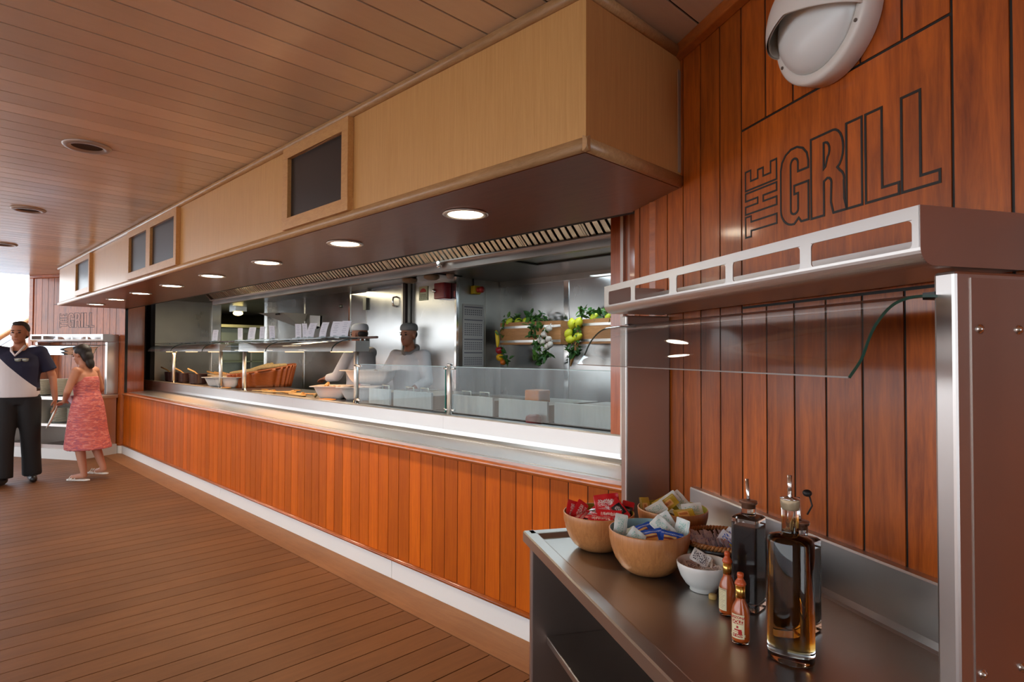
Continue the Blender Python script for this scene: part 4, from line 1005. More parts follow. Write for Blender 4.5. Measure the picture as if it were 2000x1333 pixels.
GRY = mat('calendar_ink', (.14, .13, .15), .6)
for z0, z1 in ((1.89, 1.985), (1.66, 1.84), (1.50, 1.62), (1.33, 1.47)):
    f = MB(); f.box((-5.1838, 4.43, z1-.012), (-5.1832, 4.705, z1))
    rows = int((z1-z0-.02)/.024)
    for i in range(rows):
        for j in range(9): f.box((-5.1838, 4.435+j*.03, z0+i*.024), (-5.1832, 4.453+j*.03, z0+i*.024+.012))
    f.build('month_grid', [GRY], cl)
# wedge shaped insect-lamp / shelf and paper on back wall
wd = thing('wall_hopper', 'pale wedge-shaped steel hopper on the back wall left of the paper sheet', 'hopper', (-9.2, 4.2, 1.9))
f = MB(); f.add([(-9.65, 4.33, 2.08), (-9.60, 3.95, 2.08), (-8.72, 3.95, 2.05), (-8.72, 4.33, 2.05), (-9.02, 4.28, 1.87), (-8.85, 4.28, 1.87), (-8.85, 4.33, 1.87), (-9.02, 4.33, 1.87)], [(0, 1, 2, 3), (4, 5, 6, 7), (0, 1, 4, 7), (1, 2, 5, 4), (2, 3, 6, 5), (3, 0, 7, 6)]); f.build('hopper_body', [mat('hopper_grey', (.50, .50, .47), .45)], wd)
f = MB(); f.box((-8.95, 3.94, 2.02), (-8.83, 3.955, 2.045)); f.build('switch', [BLACK], wd)
f = MB(); vs = [(-8.60, 4.31, 2.02), (-8.28, 4.31, 2.0), (-8.29, 4.31, 1.84), (-8.36, 4.30, 1.85), (-8.40, 4.31, 1.81), (-8.58, 4.31, 1.83)]; f.add(vs + [(a, b+.004, c) for a, b, c in vs], [(0, 1, 2, 3, 4, 5), (6, 7, 8, 9, 10, 11)] + [(i, (i+1) % 6, 6+(i+1) % 6, 6+i) for i in range(6)])
tag(f.build('paper_notice', [mat('notice_paper', (.60, .60, .60), .6)], base=(-8.45, 4.31, 1.9)), 'crumpled white paper notice taped to the back wall above the menu cards', 'notice')
f = MB(); f.sphere((-7.72, 4.32, 2.11), .035, sc=(1, .5, .7)); tag(f.build('wall_bolt', [mat('dark_bolt', (.08, .08, .08), .4, metal=.5)], base=(-7.72, 4.32, 2.11)), 'dark round bolt high on the back wall', 'bolt')

# fruit boxes on the end wall with their fruit
BOXW = wood('box_wood', (.52, .24, .085), (.36, .15, .05), (1, 8, 10), .5, 0, .3, .15, .15)
STRAP = mat('strap_metal', (.70, .68, .64), .35, metal=.9)
def fruit_box(x0, x1, label):
    t = thing('fruit_box', label, 'planter box', ((x0+x1)/2, 4.99, 1.55)); n = 16
    def fy(x): s = (x-x0)/(x1-x0); return 4.80 - .05*math.sin(PI*min(1, s*1.15))
    def slab(za, zb, d0, d1, m_, nm, par):
        f = MB(); vs = []; fs = []
        for i in range(n+1):
            x = x0+(x1-x0)*i/n; y = fy(x); vs += [(x, y-d0, za), (x, y-d0, zb), (x, y+d1, zb), (x, y+d1, za)]
        for i in range(n):
            for k in range(4): fs.append((4*i+k, 4*i+(k+1) % 4, 4*i+4+(k+1) % 4, 4*i+4+k))
        fs += [(0, 1, 2, 3), (4*n, 4*n+1, 4*n+2, 4*n+3)]; f.add(vs, fs); return f.build(nm, [m_], par)
    slab(1.555, 1.80, 0, .015, BOXW, 'front_board', t)
    for za in (1.577, 1.733): slab(za, za+.026, .003, -.0005, STRAP, 'metal_strap', t)
    for xe in (x0, x1-.015):
        f = MB(); f.box((xe, fy(xe)+.015, 1.555), (xe+.015, 4.99, 1.80)); f.build('end_board', [BOXW], t)
    f = MB(); f.box((x0+.015, 4.82, 1.555), (x1-.015, 4.985, 1.57)); f.build('base_board', [BOXW], t)
fruit_box(-4.99, -4.09, 'wooden barrel-stave box with steel straps on the galley end wall, the fully visible one')
fruit_box(-3.86, -2.96, 'wooden barrel-stave box on the galley end wall, partly hidden by the gallery shelf')
LEM = mat('lemon_yellow', (.62, .60, .03), .45); LIME = mat('lemon_green', (.50, .56, .03), .45)
LEAF = mat('leaf_green', (.035, .11, .018), .45); LEAF2 = mat('leaf_light', (.09, .20, .03), .45)
def lemon(P, s, m_, label, grp, ax=0):
    f = MB(); prof = [(.0001, -.052), (.010, -.047), (.026, -.034), (.036, -.012), (.037, .006), (.031, .026), (.018, .040), (.008, .048), (.0001, .052)]
    f.lathe([(a*s, b*s) for a, b in prof], (0, 0, 0), 20, M=Matrix.Translation(P) @ Matrix.Rotation(ax, 4, 'Y')); return tag(f.build('lemon', [m_], base=P), label, 'lemon', grp)
for i, (x, z) in enumerate(((-4.84, 1.812), (-4.70, 1.812), (-4.58, 1.812))): lemon((x, 4.80, z), 1.05, LIME, 'green-yellow lemon on top of the left fruit box, %s' % ('leftmost', 'middle', 'rightmost')[i], 'lemons on the left box', .9+i*.4)
for i, (x, z) in enumerate(((-3.86, 1.755), (-3.80, 1.765), (-3.90, 1.66), (-3.81, 1.625), (-3.88, 1.60))): lemon((x, 4.70 + .03*(i % 2), z), 1.15, LEM, 'lemon in the garland at the left end of the right fruit box, %s' % ('upper left', 'upper right', 'lower left', 'lowest right', 'lowest, behind')[i], 'lemons of the garland', .4*i)
for i, x in enumerate((-3.66, -3.48)): lemon((x, 4.80, 1.812), 1.1, LIME, 'lemon on top of the right fruit box, %s' % ('left one', 'right one')[i], 'lemons on the right box', .8)
f = MB(); f.tube([V(-4.965+.028*math.sin(a*1.0)-.03, 4.74, 1.72-.2*a/2.2) for a in (0, .3, .7, 1.1, 1.5, 1.9, 2.2)], [.006, .018, .023, .024, .022, .016, .005], 12); tag(f.build('banana', [mat('banana_yellow', (.75, .50, .02), .45)], base=(-4.96, 4.74, 1.62)), 'yellow banana hanging at the left end of the left fruit box', 'banana')
def fruit(P, r_, m_, nm, lb):
    f = MB(); f.lathe([(.0001, -.9*r_), (.45*r_, -.86*r_), (.88*r_, -.45*r_), (r_, 0), (.9*r_, .45*r_), (.55*r_, .8*r_), (.2*r_, .84*r_), (.0001, .76*r_)], P, 20); tag(f.build(nm, [m_], base=P), lb, nm)
fruit((-4.93, 4.73, 1.492), .045, mat('apple_red', (.33, .012, .02), .3, coat=.3), 'apple', 'dark red apple hanging below the banana')
fruit((-4.92, 4.73, 1.412), .045, mat('orange_yellow', (.80, .40, .01), .45), 'orange', 'yellow orange hanging below the red apple')
fruit((-4.88, 4.74, 1.36), .035, mat('orange_red', (.62, .14, .01), .45), 'tangerine', 'reddish tangerine at the lower end of the fruit string')
GAR = mat('garlic_white', (.66, .58, .50), .5)
for i, (x, z) in enumerate(((-4.17, 1.72), (-4.24, 1.66), (-4.30, 1.60), (-4.26, 1.58), (-4.18, 1.61), (-4.20, 1.53), (-4.16, 1.55))):
    f = MB(); f.lathe([(.0001, -.03), (.02, -.03), (.036, -.012), (.034, .006), (.018, .022), (.006, .035), (.004, .055), (.0001, .056)], (0, 0, 0), 14, M=Matrix.Translation((x, 4.71, z)) @ Matrix.Rotation(.5-i*.3, 4, 'Y')); tag(f.build('garlic_bulb', [GAR], base=(x, 4.71, z)), 'white garlic bulb in the bunch hanging at the middle of the left fruit box', 'garlic', 'garlic bulbs on the left box')
def foliage(name, label, spots, n, size, seed, m_=LEAF):
    r = rng(seed); f = MB(); 
    for i in range(n):
        c = spots[i % len(spots)]; P = V(c[0]+(r.random()-.5)*c[3], c[1]+(r.random()-.5)*.07, c[2]+(r.random()-.5)*c[4])
        Mr = Matrix.Translation(P) @ rotm(r.random()*6.28, (r.random()-.5)*2.4, (r.random()-.5)*2.6); L = size*(.7+.6*r.random()); Wd = L*.22
        f.add([Mr @ V(a, b, c_) for a, b, c_ in ((0, 0, 0), (L*.3, Wd, .004), (L*.3, 0, -.004), (L*.3, -Wd, .004), (L*.7, Wd*.8, .0), (L*.7, 0, -.006), (L*.7, -Wd*.8, .0), (L, 0, -.012))], [(0, 1, 2), (0, 2, 3), (1, 4, 5, 2), (3, 2, 5, 6), (4, 7, 5), (6, 5, 7)], i % 3 == 0)
    o = f.build(name, [m_, LEAF2], base=spots[0][:3], weld=False, recalc=False); return tag(o, label, 'greenery', kind='stuff')
foliage('leafy_sprigs', 'dark green leafy sprigs along the top of the left fruit box', [(-4.85, 4.83, 1.84, .2, .06), (-4.65, 4.83, 1.84, .2, .07), (-4.45, 4.82, 1.85, .25, .09)], 85, .075, 1)
foliage('hanging_vine', 'green vine hanging over the middle of the left fruit box', [(-4.38, 4.73, 1.79, .2, .12), (-4.38, 4.71, 1.68, .2, .16), (-4.36, 4.71, 1.58, .16, .14), (-4.30, 4.71, 1.47, .16, .10), (-4.22, 4.72, 1.45, .1, .08), (-4.30, 4.72, 1.38, .05, .06)], 125, .08, 2)
foliage('leafy_sprigs', 'green leafy sprigs along the top of the right fruit box', [(-3.78, 4.82, 1.86, .2, .09), (-3.60, 4.82, 1.84, .2, .07), (-3.42, 4.82, 1.84, .2, .07), (-3.3, 4.82, 1.84, .2, .07)], 100, .085, 3)
foliage('leafy_stems', 'small leaves between the fruit of the string beside the left fruit box', [(-4.93, 4.77, 1.70, .05, .12), (-4.86, 4.75, 1.44, .08, .12), (-4.84, 4.75, 1.37, .06, .06)], 36, .07, 4)
foliage('leafy_stems', 'leaves and stem of the lemon garland on the right fruit box', [(-3.84, 4.74, 1.70, .1, .14), (-3.85, 4.74, 1.56, .08, .12), (-3.86, 4.74, 1.46, .05, .06)], 60, .08, 5)
f = MB(); f.tube([(-3.83, 4.75, 1.6), (-3.84, 4.74, 1.5), (-3.88, 4.73, 1.40), (-3.90, 4.73, 1.33)], [.02, .022, .018, .006], 10); tag(f.build('garland_stem', [mat('straw_brown', (.45, .22, .07), .6)], base=(-3.85, 4.74, 1.4)), 'brown straw tail hanging under the lemon garland', 'garland')

# ------------------------------------------------------------ heated gantries, glass panels
SKYP = mat('heater_sky_sheen', (.85, .94, .98), .3, coat=.5)  # pale blue puts the sky's reflection into the heater panel colour
POST = steel('steel_post_bright', (.85, .83, .80), .42, (1, 1, 1), .03, 0, 0)
def tube_arc(): pass
def gantry(x0, x1, label, posts, gx):
    t = thing('heated_gantry', label, 'food warmer', ((x0+x1)/2, 2.87, 1.005))
    f = MB(); f.box((x0, 2.80, 1.468), (x1, 2.935, 1.562)); f.build('heater_box', [SKYP], t, bevel=.002)
    f = MB(); f.box((x1+.0005, 2.80, 1.468), (x1+.004, 2.935, 1.562)); f.build('end_cap', [ST], t)
    f = MB(); f.box((x0-.33, 2.80, 1.588), (x1-.28, 3.05, 1.598)); f.build('top_shelf', [thin_glass('gantry_glass', (.85, .92, .9), .12)], t)
    f = MB(); f.tube([(x1-.3, 2.90, 1.592), (x1+.19, 2.90, 1.592)], .011, 10); f.build('shelf_rail', [mat('brown_rail', (.12, .07, .055), .4)], t)
    for px_ in [x0+.1 + i*(x1-x0-.2)/4 for i in range(5)] + [x1-.03]:
        f = MB(); f.tube([(px_, 2.91, 1.56), (px_, 2.91, 1.590)], .006, 8); f.build('spacer', [STC], t)
    for p in posts:
        f = MB(); f.tube([(p, 2.85, 1.004), (p, 2.85, 1.468)], .021, 18); q = f.build('post', [POST], t)
        f = MB(); f.lathe([(.034, 0), (.034, .006), (.024, .012), (.022, .03)], (p, 2.85, 1.004), 18); f.build('foot_ring', [STC], q)
    for i in range(3):
        xx_ = x0+.35+i*(x1-x0-.7)/2
        f = MB(); f.box((xx_-.14, 2.83, 1.462), (xx_+.14, 2.90, 1.4675)); f.build('heat_lamp', [mat('heat_lamp_glow', (1, .7, .4), .5, emit=(1, .55, .22), es=1.6)], t)
    # curved glass panes
    prof = [(2.60, 1.467)] + [(2.60+.25*(1-math.cos(a)), 1.467+.115*math.sin(a)) for a in [PI/2*i/8 for i in range(1, 9)]]
    n = len(gx)-1
    for i in range(n):
        a, b = gx[i], gx[i+1]-.012; f = MB(); vs = []; 
        for y, z in prof: vs += [(a, y, z), (b, y, z)]
        f.add(vs, [(2*k, 2*k+1, 2*k+3, 2*k+2) for k in range(len(prof)-1)], 0, True)
        pn = f.build('curved_glass', [thin_glass('gantry_glass_front', (.90, .93, .92), .06)], t, recalc=False)
        f = MB(); f.tube([V(b+.004, y, z) for y, z in prof], .005, 6); f.build('glass_edge', [mat('dark_edge', (.03, .045, .045), .2)], pn)
gantry(-7.35, -4.735, 'long glass-topped heated gantry over the counter, the near one ending at the glass panels', (-4.80, -7.30), (-7.30, -6.12, -4.78))
gantry(-10.45, -7.96, 'heated gantry over the far half of the counter, above the dark pots', (-8.05, -9.93), (-10.3, -9.2, -7.97))
l1 = area('heat_lamp_light', (-6.1, 2.87, 1.45), 1.8, 4, (1, .5, .2), (0, 0, 0), .1)
l1 = area('heat_lamp_light', (-9.2, 2.87, 1.45), 1.8, 3, (1, .5, .2), (0, 0, 0), .1)
def menu_card(x, w_, lean, label, z=1.6):
    w_ *= .85
    t = thing('menu_card', label, 'menu card', (x, 2.9, z), 'menu cards on the gantries')
    f = MB(); f.lathe([(.0001, .001), (.055, .001), (.055, .006), (.015, .012), (.012, .02), (.0001, .02)], (x, 2.9, z), 20, sx=1.5); f.build('card_stand', [mat('stand_plastic', (.55, .62, .66), .3, coat=.3)], t)
    f = MB(); a = math.radians(40); c, s = math.cos(a), math.sin(a)
    vs = []
    for dy in (0, .002):
        for k in range(5):
            h = k/4*.142; ox = lean*(k/4)**1.6
            for e in (-w_/2, w_/2): vs.append((x + c*e + ox*c, 2.9 + s*e + ox*s + dy, z+.012+h))
    fs = []
    for q in (0, 10):
        for k in range(4): fs.append((q+2*k, q+2*k+1, q+2*k+3, q+2*k+2))
    for k in range(4): fs += [(2*k, 2*k+2, 12+2*k, 10+2*k), (2*k+1, 2*k+3, 13+2*k, 11+2*k)]
    fs += [(0, 1, 11, 10), (8, 9, 19, 18)]
    f.add(vs, fs); cd = f.build('card', [mat('card_paper', (.80, .78, .86), .5)], t)
    f = MB()
    for k in range(6):
        h = .035+k*.017; ox = lean*(h/.142)**1.6; ww = w_*(.5 if k % 2 else .34)
        f.add([(x+c*(e+ox), 2.9+s*(e+ox)-.0015, z+.012+h+g) for e, g in ((-ww/2, 0), (ww/2, 0), (ww/2, .004), (-ww/2, .004))], [(0, 1, 2, 3)])
    f.build('print_lines', [mat('card_ink', (.45, .45, .55), .6)], cd)
    return t
OR_ = ['nearest the cooks, rightmost of all', 'second from the right', 'third from the right, behind the cook\'s arm', 'fourth from the right', 'fifth from the right, overlapping its neighbour', 'sixth from the right, upright', 'rightmost of the four over the basket', 'third of the four over the basket', 'second of the four over the basket', 'leftmost of the four over the basket', 'alone at far left over the dark pots']
OR_[2] = 'third from the right, narrow'
for (x, w_, ln), o_ in zip(((-5.12, .10, .035), (-5.28, .11, .03), (-5.52, .08, .035), (-5.78, .09, .04), (-5.88, .06, -.01), (-6.03, .075, -.005), (-6.66, .075, -.01), (-6.94, .07, .01), (-7.24, .10, .02), (-7.57, .07, .0), (-8.42, .085, .015)), OR_):
    menu_card(x, w_, ln, 'white printed menu card standing on the gantry, ' + o_)
PAN = thin_glass('counter_glass', (.84, .92, .93), .14, 1.6)  # stronger film paints a bluish sky reflection into the panes
EDG = mat('glass_green', (.03, .30, .24), .2)
for a, b, lb in ((-4.62, -3.455, 'left clear glass counter panel beside the gantry, in front of the cook'), (-3.36, -1.97, 'right and longer clear glass counter panel ending at the mahogany jamb')):
    t = thing('counter_glass_guard', lb, 'glass panel', ((a+b)/2, 2.775, 1.03))
    f = MB(); f.add([(a, 2.775, 1.03), (b, 2.775, 1.03), (b, 2.775, 1.357), (a, 2.775, 1.357)], [(0, 1, 2, 3)]); f.build('pane', [PAN], t, recalc=False)
    f = MB(); f.box((a, 2.773, 1.357), (b, 2.781, 1.361)); f.build('top_edge', [mat('glass_top_edge', (.35, .50, .50), .2)], t)
    f = MB(); f.box((b, 2.773, 1.03), (b+.004, 2.781, 1.357)); f.build('side_edge', [EDG], t)
for x_, z1, lb in ((-3.405, 1.375, 'round steel clamp post between the two glass counter panels'),):
    t = thing('glass_post', lb, 'post', (x_, 2.775, 1.018))
    f = MB(); f.tube([(x_, 2.775, 1.018), (x_, 2.775, z1)], .019, 20); f.build('post_tube', [POST], t)
    f = MB(); f.lathe([(.0001, z1+.004), (.0205, z1+.004), (.0205, z1-.012)], (x_, 2.775, 0), 20); f.build('post_cap', [STC], t)
    for z_ in (1.05, z1-.03):
        for s_ in (-1, 1):
            f = MB(); f.tube([(x_+s_*.012, 2.775, z_), (x_+s_*.06, 2.775, z_)], .0085, 12); f.build('glass_clamp', [STC], t)
for z_ in (1.05, 1.345):
    f = MB(); f.tube([(-4.79, 2.83, z_), (-4.60, 2.775, z_)], .011, 12); tag(f.build('glass_clamp', [STC], base=(-4.7, 2.8, z_)), 'small steel clamp holding the left glass panel to the gantry post, ' + ('lower' if z_ < 1.2 else 'upper'), 'clamp')

# ------------------------------------------------------------ cooking units behind the glass
PALE = mat('pale_front', (.66, .70, .68), .35, coat=.3); WIRE = mat('basket_wire', (.55, .55, .45), .35, metal=.8)  # even pale colour for the unit fronts
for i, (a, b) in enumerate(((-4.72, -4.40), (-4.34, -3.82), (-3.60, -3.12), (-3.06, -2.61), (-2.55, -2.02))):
    lb = ('pale-fronted cooking unit behind the left glass panel, small left one', 'pale-fronted cooking unit behind the left glass panel, wider right one', 'pale-fronted cooking unit behind the right glass panel, left of three', 'pale-fronted cooking unit behind the right glass panel, middle of three', 'pale-fronted cooking unit behind the right glass panel, next to the jamb')[i]
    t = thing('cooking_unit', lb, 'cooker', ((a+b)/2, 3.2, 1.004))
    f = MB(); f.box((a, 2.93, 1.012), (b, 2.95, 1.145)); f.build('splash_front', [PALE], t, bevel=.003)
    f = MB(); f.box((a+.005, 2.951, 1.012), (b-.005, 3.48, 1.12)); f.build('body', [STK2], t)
    f = MB()
    for fx in (a+.02, b-.05): f.box((fx, 2.97, 1.004), (fx+.03, 3.4, 1.012))
    f.build('runner', [BLACK], t)
    if i in (0, 1, 2):
        for hx in ((a+b)/2-.12, (a+b)/2+.08) if i else ((a+b)/2,):
            f = MB(); f.tube([(hx-.05, 3.0, 1.12), (hx-.05, 3.0, 1.17), (hx+.05, 3.0, 1.17), (hx+.05, 3.0, 1.12)], .005, 8); f.build('wire_handle', [WIRE], t)
f = MB(); f.lathe([(.05, 0), (.055, .03), (.05, .05), (.03, .06), (.0001, .06)], (-2.66, 2.86, 1.004), 20); tag(f.build('sauce_cup', [mat('red_cup', (.30, .04, .04), .4)], base=(-2.66, 2.86, 1.004)), 'small dark red cup behind the right glass panel near the bottom', 'cup')
f = MB(); f.box((-2.86, 2.98, 1.125), (-2.73, 3.1, 1.21)); tag(f.build('orange_tub', [mat('orange_plastic', (.80, .22, .02), .4)], base=(-2.8, 3.04, 1.125), bevel=.01), 'orange tub seen through the right glass panel', 'tub')

# ------------------------------------------------------------ food and utensils on the worktop
ZC = 1.0045
POT = mat('pot_brown', (.055, .025, .028), .35, coat=.4); SPW = mat('spoon_wood', (.62, .38, .14), .5)
for i, (x, y) in enumerate(((-11.0+.32, 3.02), (-10.35, 2.98), (-9.95, 3.0), (-9.4, 3.02))):
    R_ = (.085, .085, .09, .12)[i]; lb = ('leftmost of the dark brown round pots at the far end of the counter', 'second dark brown pot from the left', 'third dark brown pot from the left, with a wooden spoon', 'largest dark bluish pot, rightmost of the row')[i]
    t = thing('round_pot', lb, 'pot', (x, y, ZC))
    f = MB(); f.lathe([(.0001, 0), (R_*.85, 0), (R_*.93, .02), (R_, .14), (R_*1.04, .145), (R_*.97, .145), (R_*.9, .02), (.0001, .015)], (x, y, ZC), 28); f.build('pot_body', [POT], t)
    f = MB(); f.lathe([(.0001, .12), (R_*.94, .12)], (x, y, ZC), 24); f.build('sauce', [mat('white_sauce', (.7, .68, .6), .4)], t)
    if i in (0, 2, 3):
        f = MB(); f.tube([(x+.04, y+.02, ZC+.10), (x-.05, y-.03, ZC+.17), (x-.16, y-.09, ZC+.215)], [.008, .010, .012], 10); tag(f.build('wooden_spoon', [SPW], base=(x, y, ZC+.1)), 'wooden spoon handle sticking out of ' + ('the leftmost dark pot', '', 'the third dark pot', 'the largest dark pot')[i], 'spoon')
t = thing('food_tray', 'long white tray of food with wooden tongs behind the dark pots', 'tray', (-9.2, 3.35, ZC))
f = MB(); f.box((-9.9, 3.2, ZC), (-8.6, 3.5, ZC+.11)); f.build('tray_body', [POT], t, bevel=.01)
f = MB(); f.box((-9.92, 3.18, ZC+.11), (-8.58, 3.52, ZC+.125)); f.build('tray_rim', [CREAM], t, bevel=.004)
for i, x in enumerate((-9.55, -9.25, -8.95)):
    f = MB(); f.tube([(x+.15, 3.3, ZC+.13), (x-.2, 3.26, ZC+.165)], .012, 10); tag(f.build('wooden_tongs', [SPW], base=(x, 3.3, ZC+.13)), 'wooden tongs lying on the long food tray, %s' % ('left', 'middle', 'right')[i], 'tongs')
DISH = mat('dish_white', (.80, .75, .70), .3, coat=.4)
def square_dish(x, y, z, w_, h, label, yaw=.78, leg=False):
    t = thing('square_dish', label, 'dish', (x, y, z)); M4 = Matrix.Translation((x, y, z)) @ Matrix.Rotation(yaw, 4, 'Z')
    f = MB(); rings = []
    for s_, hh in ((.28, 0), (.30, .0), (.36, .03), (.42, .08), (.46, h-.012), (.56, h-.006), (.56, h), (.45, h-.006), (.40, .08), (.33, .03), (.26, .012)):
        a = w_*s_; c = .03; rings.append([(q[0]*1.0, q[1]*1.0, hh) for q in A(a-c, a-c, c, c, 0, 90, 4)+A(-a+c, a-c, c, c, 90, 180, 4)+A(-a+c, -a+c, c, c, 180, 270, 4)+A(a-c, -a+c, c, c, 270, 360, 4)])
    n = len(rings[0]); vs = [M4 @ Vector(p) for r_ in rings for p in r_]; fs = [tuple(range(n))[::-1], tuple(range((len(rings)-1)*n, len(rings)*n))]
    for i in range(len(rings)-1):
        for k in range(n): fs.append((i*n+k, i*n+(k+1) % n, (i+1)*n+(k+1) % n, (i+1)*n+k))
    f.add(vs, fs, 0, True); o = f.build('dish_body', [DISH], t); 
    f = MB(); r = rng(int(x*10) % 50)
    for i in range(14): f.sphere(M4 @ V((r.random()-.5)*w_*.6, (r.random()-.5)*w_*.6, h-.035+r.random()*.02), .03, 8, 6, sc=(1, .8, .5))
    f.build('food', [mat('food_tan', (.45, .25, .10), .6)], t)
square_dish(-8.46, 2.98, ZC, .30, .13, 'flared white square dish left of the near gantry post, the farther one')
square_dish(-8.12, 3.0, ZC, .34, .14, 'flared white square dish left of the near gantry post, the nearer one')
square_dish(-5.50, 3.02, ZC, .34, .13, 'flared white square dish beside the gantry post, left of the glass panel')
square_dish(-5.18, 3.12, ZC, .34, .13, 'flared white square dish directly behind the gantry post and the first glass panel')
square_dish(-5.45, 3.42, ZC+.14, .48, .14, 'large white serving dish raised on a stand behind the small flared dish')
t = thing('dish_stand', 'low dark stand carrying the large white serving dish', 'stand', (-5.45, 3.42, ZC)); f = MB()
f.box((-5.6, 3.3, ZC), (-5.3, 3.52, ZC+.02)); f.box((-5.6, 3.3, ZC+.12), (-5.3, 3.52, ZC+.139)); f.build('plate', [STC], t)
for a, b in ((-5.58, 3.32), (-5.34, 3.32), (-5.34, 3.48), (-5.58, 3.48)):
    f = MB(); f.box((a, b, ZC+.02), (a+.03, b+.03, ZC+.12)); f.build('leg', [STC], t)
# wicker bread basket
BK = wood('wicker_orange', (.52, .12, .02), (.30, .055, .01), (6, 6, 60), .4, .35, .2, 0, .2)
bbx = thing('bread_basket', 'large orange wicker bread basket rising to a high right end', 'basket', (-8.1, 3.3, ZC))
f = MB(); vs = []; fs = []; n = 300; lv = 7
ax = V(.22, .97, 0).normalized(); ay = V(ax.y, -ax.x, 0); B0 = V(-8.02, 3.36, ZC)
def bp(a, k, inn):
    ct, st_ = math.cos(a), math.sin(a); sg = lambda v, e: math.copysign(abs(v)**e, v)
    L = .36+.06*k - inn; Wd = .15+.05*k - inn; lx, ly = L*sg(ct, .6), Wd*sg(st_, .6); top = .17 + .13*max(0, (lx/L+1)/2)**1.3*1.0 + .0*ly
    rib = .012*math.cos(a*30) if not inn else 0
    return B0 + ax*(lx*(1+rib*2)) + ay*(ly*(1+rib*5)) + V(0, 0, top*k + .012*(1 if inn and k == 0 else 0))
for inn in (0, .015):
    for j in range(lv):
        for i in range(n): vs.append(bp(2*PI*i/n, j/(lv-1), inn))
for q in (0, 1):
    for j in range(lv-1):
        for i in range(n): a = q*lv*n + j*n; fs.append((a+i, a+(i+1) % n, a+n+(i+1) % n, a+n+i))
a = (lv-1)*n; b = lv*n + (lv-1)*n
for i in range(n): fs.append((a+i, a+(i+1) % n, b+(i+1) % n, b+i))
fs += [tuple(range(n))[::-1], tuple(range(lv*n, lv*n+n))]
f.add(vs, fs, 0, True); bo = f.build('woven_body', [BK], bbx)
m_ = BK; 
f = MB(); f.tube([bp(2*PI*i/n, 1.0, .005) for i in range(n)], .012, 8, closed=True); f.build('braided_rim', [BK], bbx)
CRK = wood('bread_crust', (.62, .42, .20), (.42, .24, .08), (20, 20, 3), .6, 0, .3, 0, .2)
for i, (dx, dy, dz, yw, pt) in enumerate(((-.22, -.02, .20, 1.2, -.15), (-.06, .0, .24, 1.25, -.35), (.0, -.07, .235, 1.0, -.45), (.14, .02, .27, 1.3, -.1))):
    P_ = B0 + ax*dx + ay*dy + V(0, 0, dz); f = MB(); d = (V(math.cos(yw), math.sin(yw), -pt)).normalized()
    f.tube([P_-d*.17, P_-d*.155, P_-d*.05, P_+d*.05, P_+d*.155, P_+d*.17], [.014, .026, .031, .031, .026, .014], 14)
    tag(f.build('bread_stick', [CRK], base=P_), ('long loaf lying at the low left end of the wicker basket', 'loaf tilted up in the middle of the wicker basket', 'second loaf leaning beside the tilted one in the wicker basket', 'loaf at the high right end of the wicker basket')[i], 'bread')
# tongs and spoons scattered on the counter
BR = mat('brass_tongs', (.70, .36, .10), .35, metal=.4)
f = MB(); f.tube([(-5.78, 2.96, ZC+.012), (-5.70, 2.97, ZC+.07), (-5.60, 2.99, ZC+.135), (-5.565, 2.995, ZC+.15)], [.016, .014, .012, .016], 10); f.tube([(-5.60, 2.93, ZC+.012), (-5.585, 2.96, ZC+.07), (-5.57, 2.985, ZC+.13), (-5.565, 2.995, ZC+.15)], [.014, .012, .012, .016], 10)
tag(f.build('wooden_tongs', [SPW], base=(-5.6, 2.97, ZC)), 'pair of wooden tongs standing open on the counter edge', 'tongs')
r = rng(12)
for i, (x, y, L, yw) in enumerate(((-6.95, 2.93, .30, .5), (-6.8, 2.97, .36, -.3), (-6.55, 2.93, .34, .9), (-6.35, 3.0, .40, .1), (-6.2, 2.96, .42, -.1), (-6.0, 3.02, .36, .25), (-6.1, 2.92, .34, .0))):
    d = V(math.cos(yw), math.sin(yw), 0); P_ = V(x, y, ZC+.013+.004*(i % 3)); f = MB(); f.tube([P_-d*L/2, P_+d*(L/2-.06), P_+d*L/2], [.008, .009, .022], 10)
    f.sphere(P_+d*(L/2), .024, sc=(1.2, 1, .4)); tag(f.build('serving_spoon', [BR if i % 2 else SPW], base=P_), 'serving spoon lying in the jumble on the counter in front of the steel wall', 'spoon', 'spoons lying on the counter')
for i, (x, y, w_) in enumerate(((-8.0, 2.90, .10), (-7.3, 3.1, .07), (-6.9, 3.3, .08), (-5.35, 2.87, .12))):
    f = MB(); f.sphere((x, y, ZC+.008), w_, 14, 6, sc=(1, .6, .07)); tag(f.build('food_crumb', [mat('crumb_orange', (.80, .35, .08), .5)], base=(x, y, ZC)), ('orange spill on the counter under the near white dish', 'small pale piece on the counter by the basket', 'small pale piece on the counter behind the spoons', 'orange spill on the counter at the foot of the gantry post')[i], 'food')

# ------------------------------------------------------------ open deck beyond
sbox('wall_blocker_back', (3.2, -3.4, 0), (3.3, -1.9, 2.62), mat('blocker_cream', (.55, .45, .37), .5)); sbox('wall_blocker_side', (.9, -3.5, 0), (3.2, -3.4, 2.62), MAT['blocker_cream'])  # unseen walls added to block sky reflections in bottles and steel
f = MB(); f.box((-17, -9.1, -.06), (4.5, -9, .95)); tag(f.build('wall_bulwark', [WHITE]), kind='structure')
f = MB(); f.box((-16.6, -9, -.06), (-16.5, 6.0, 1.20)); tag(f.build('wall_bulwark_far', [WHITE]), kind='structure')
f = MB(); f.box((-17, 2.4, -.06), (-11.9, 6.6, .0)); tag(f.build('floor_outer', [FMARG]), kind='structure')
sea = MB(); sea.box((-260, -200, -12.1), (60, 200, -12)); tag(sea.build('sea', [mat('sea_water', (.22, .34, .42), .3)]), 'blue sea beyond the open deck', 'sea', kind='stuff')
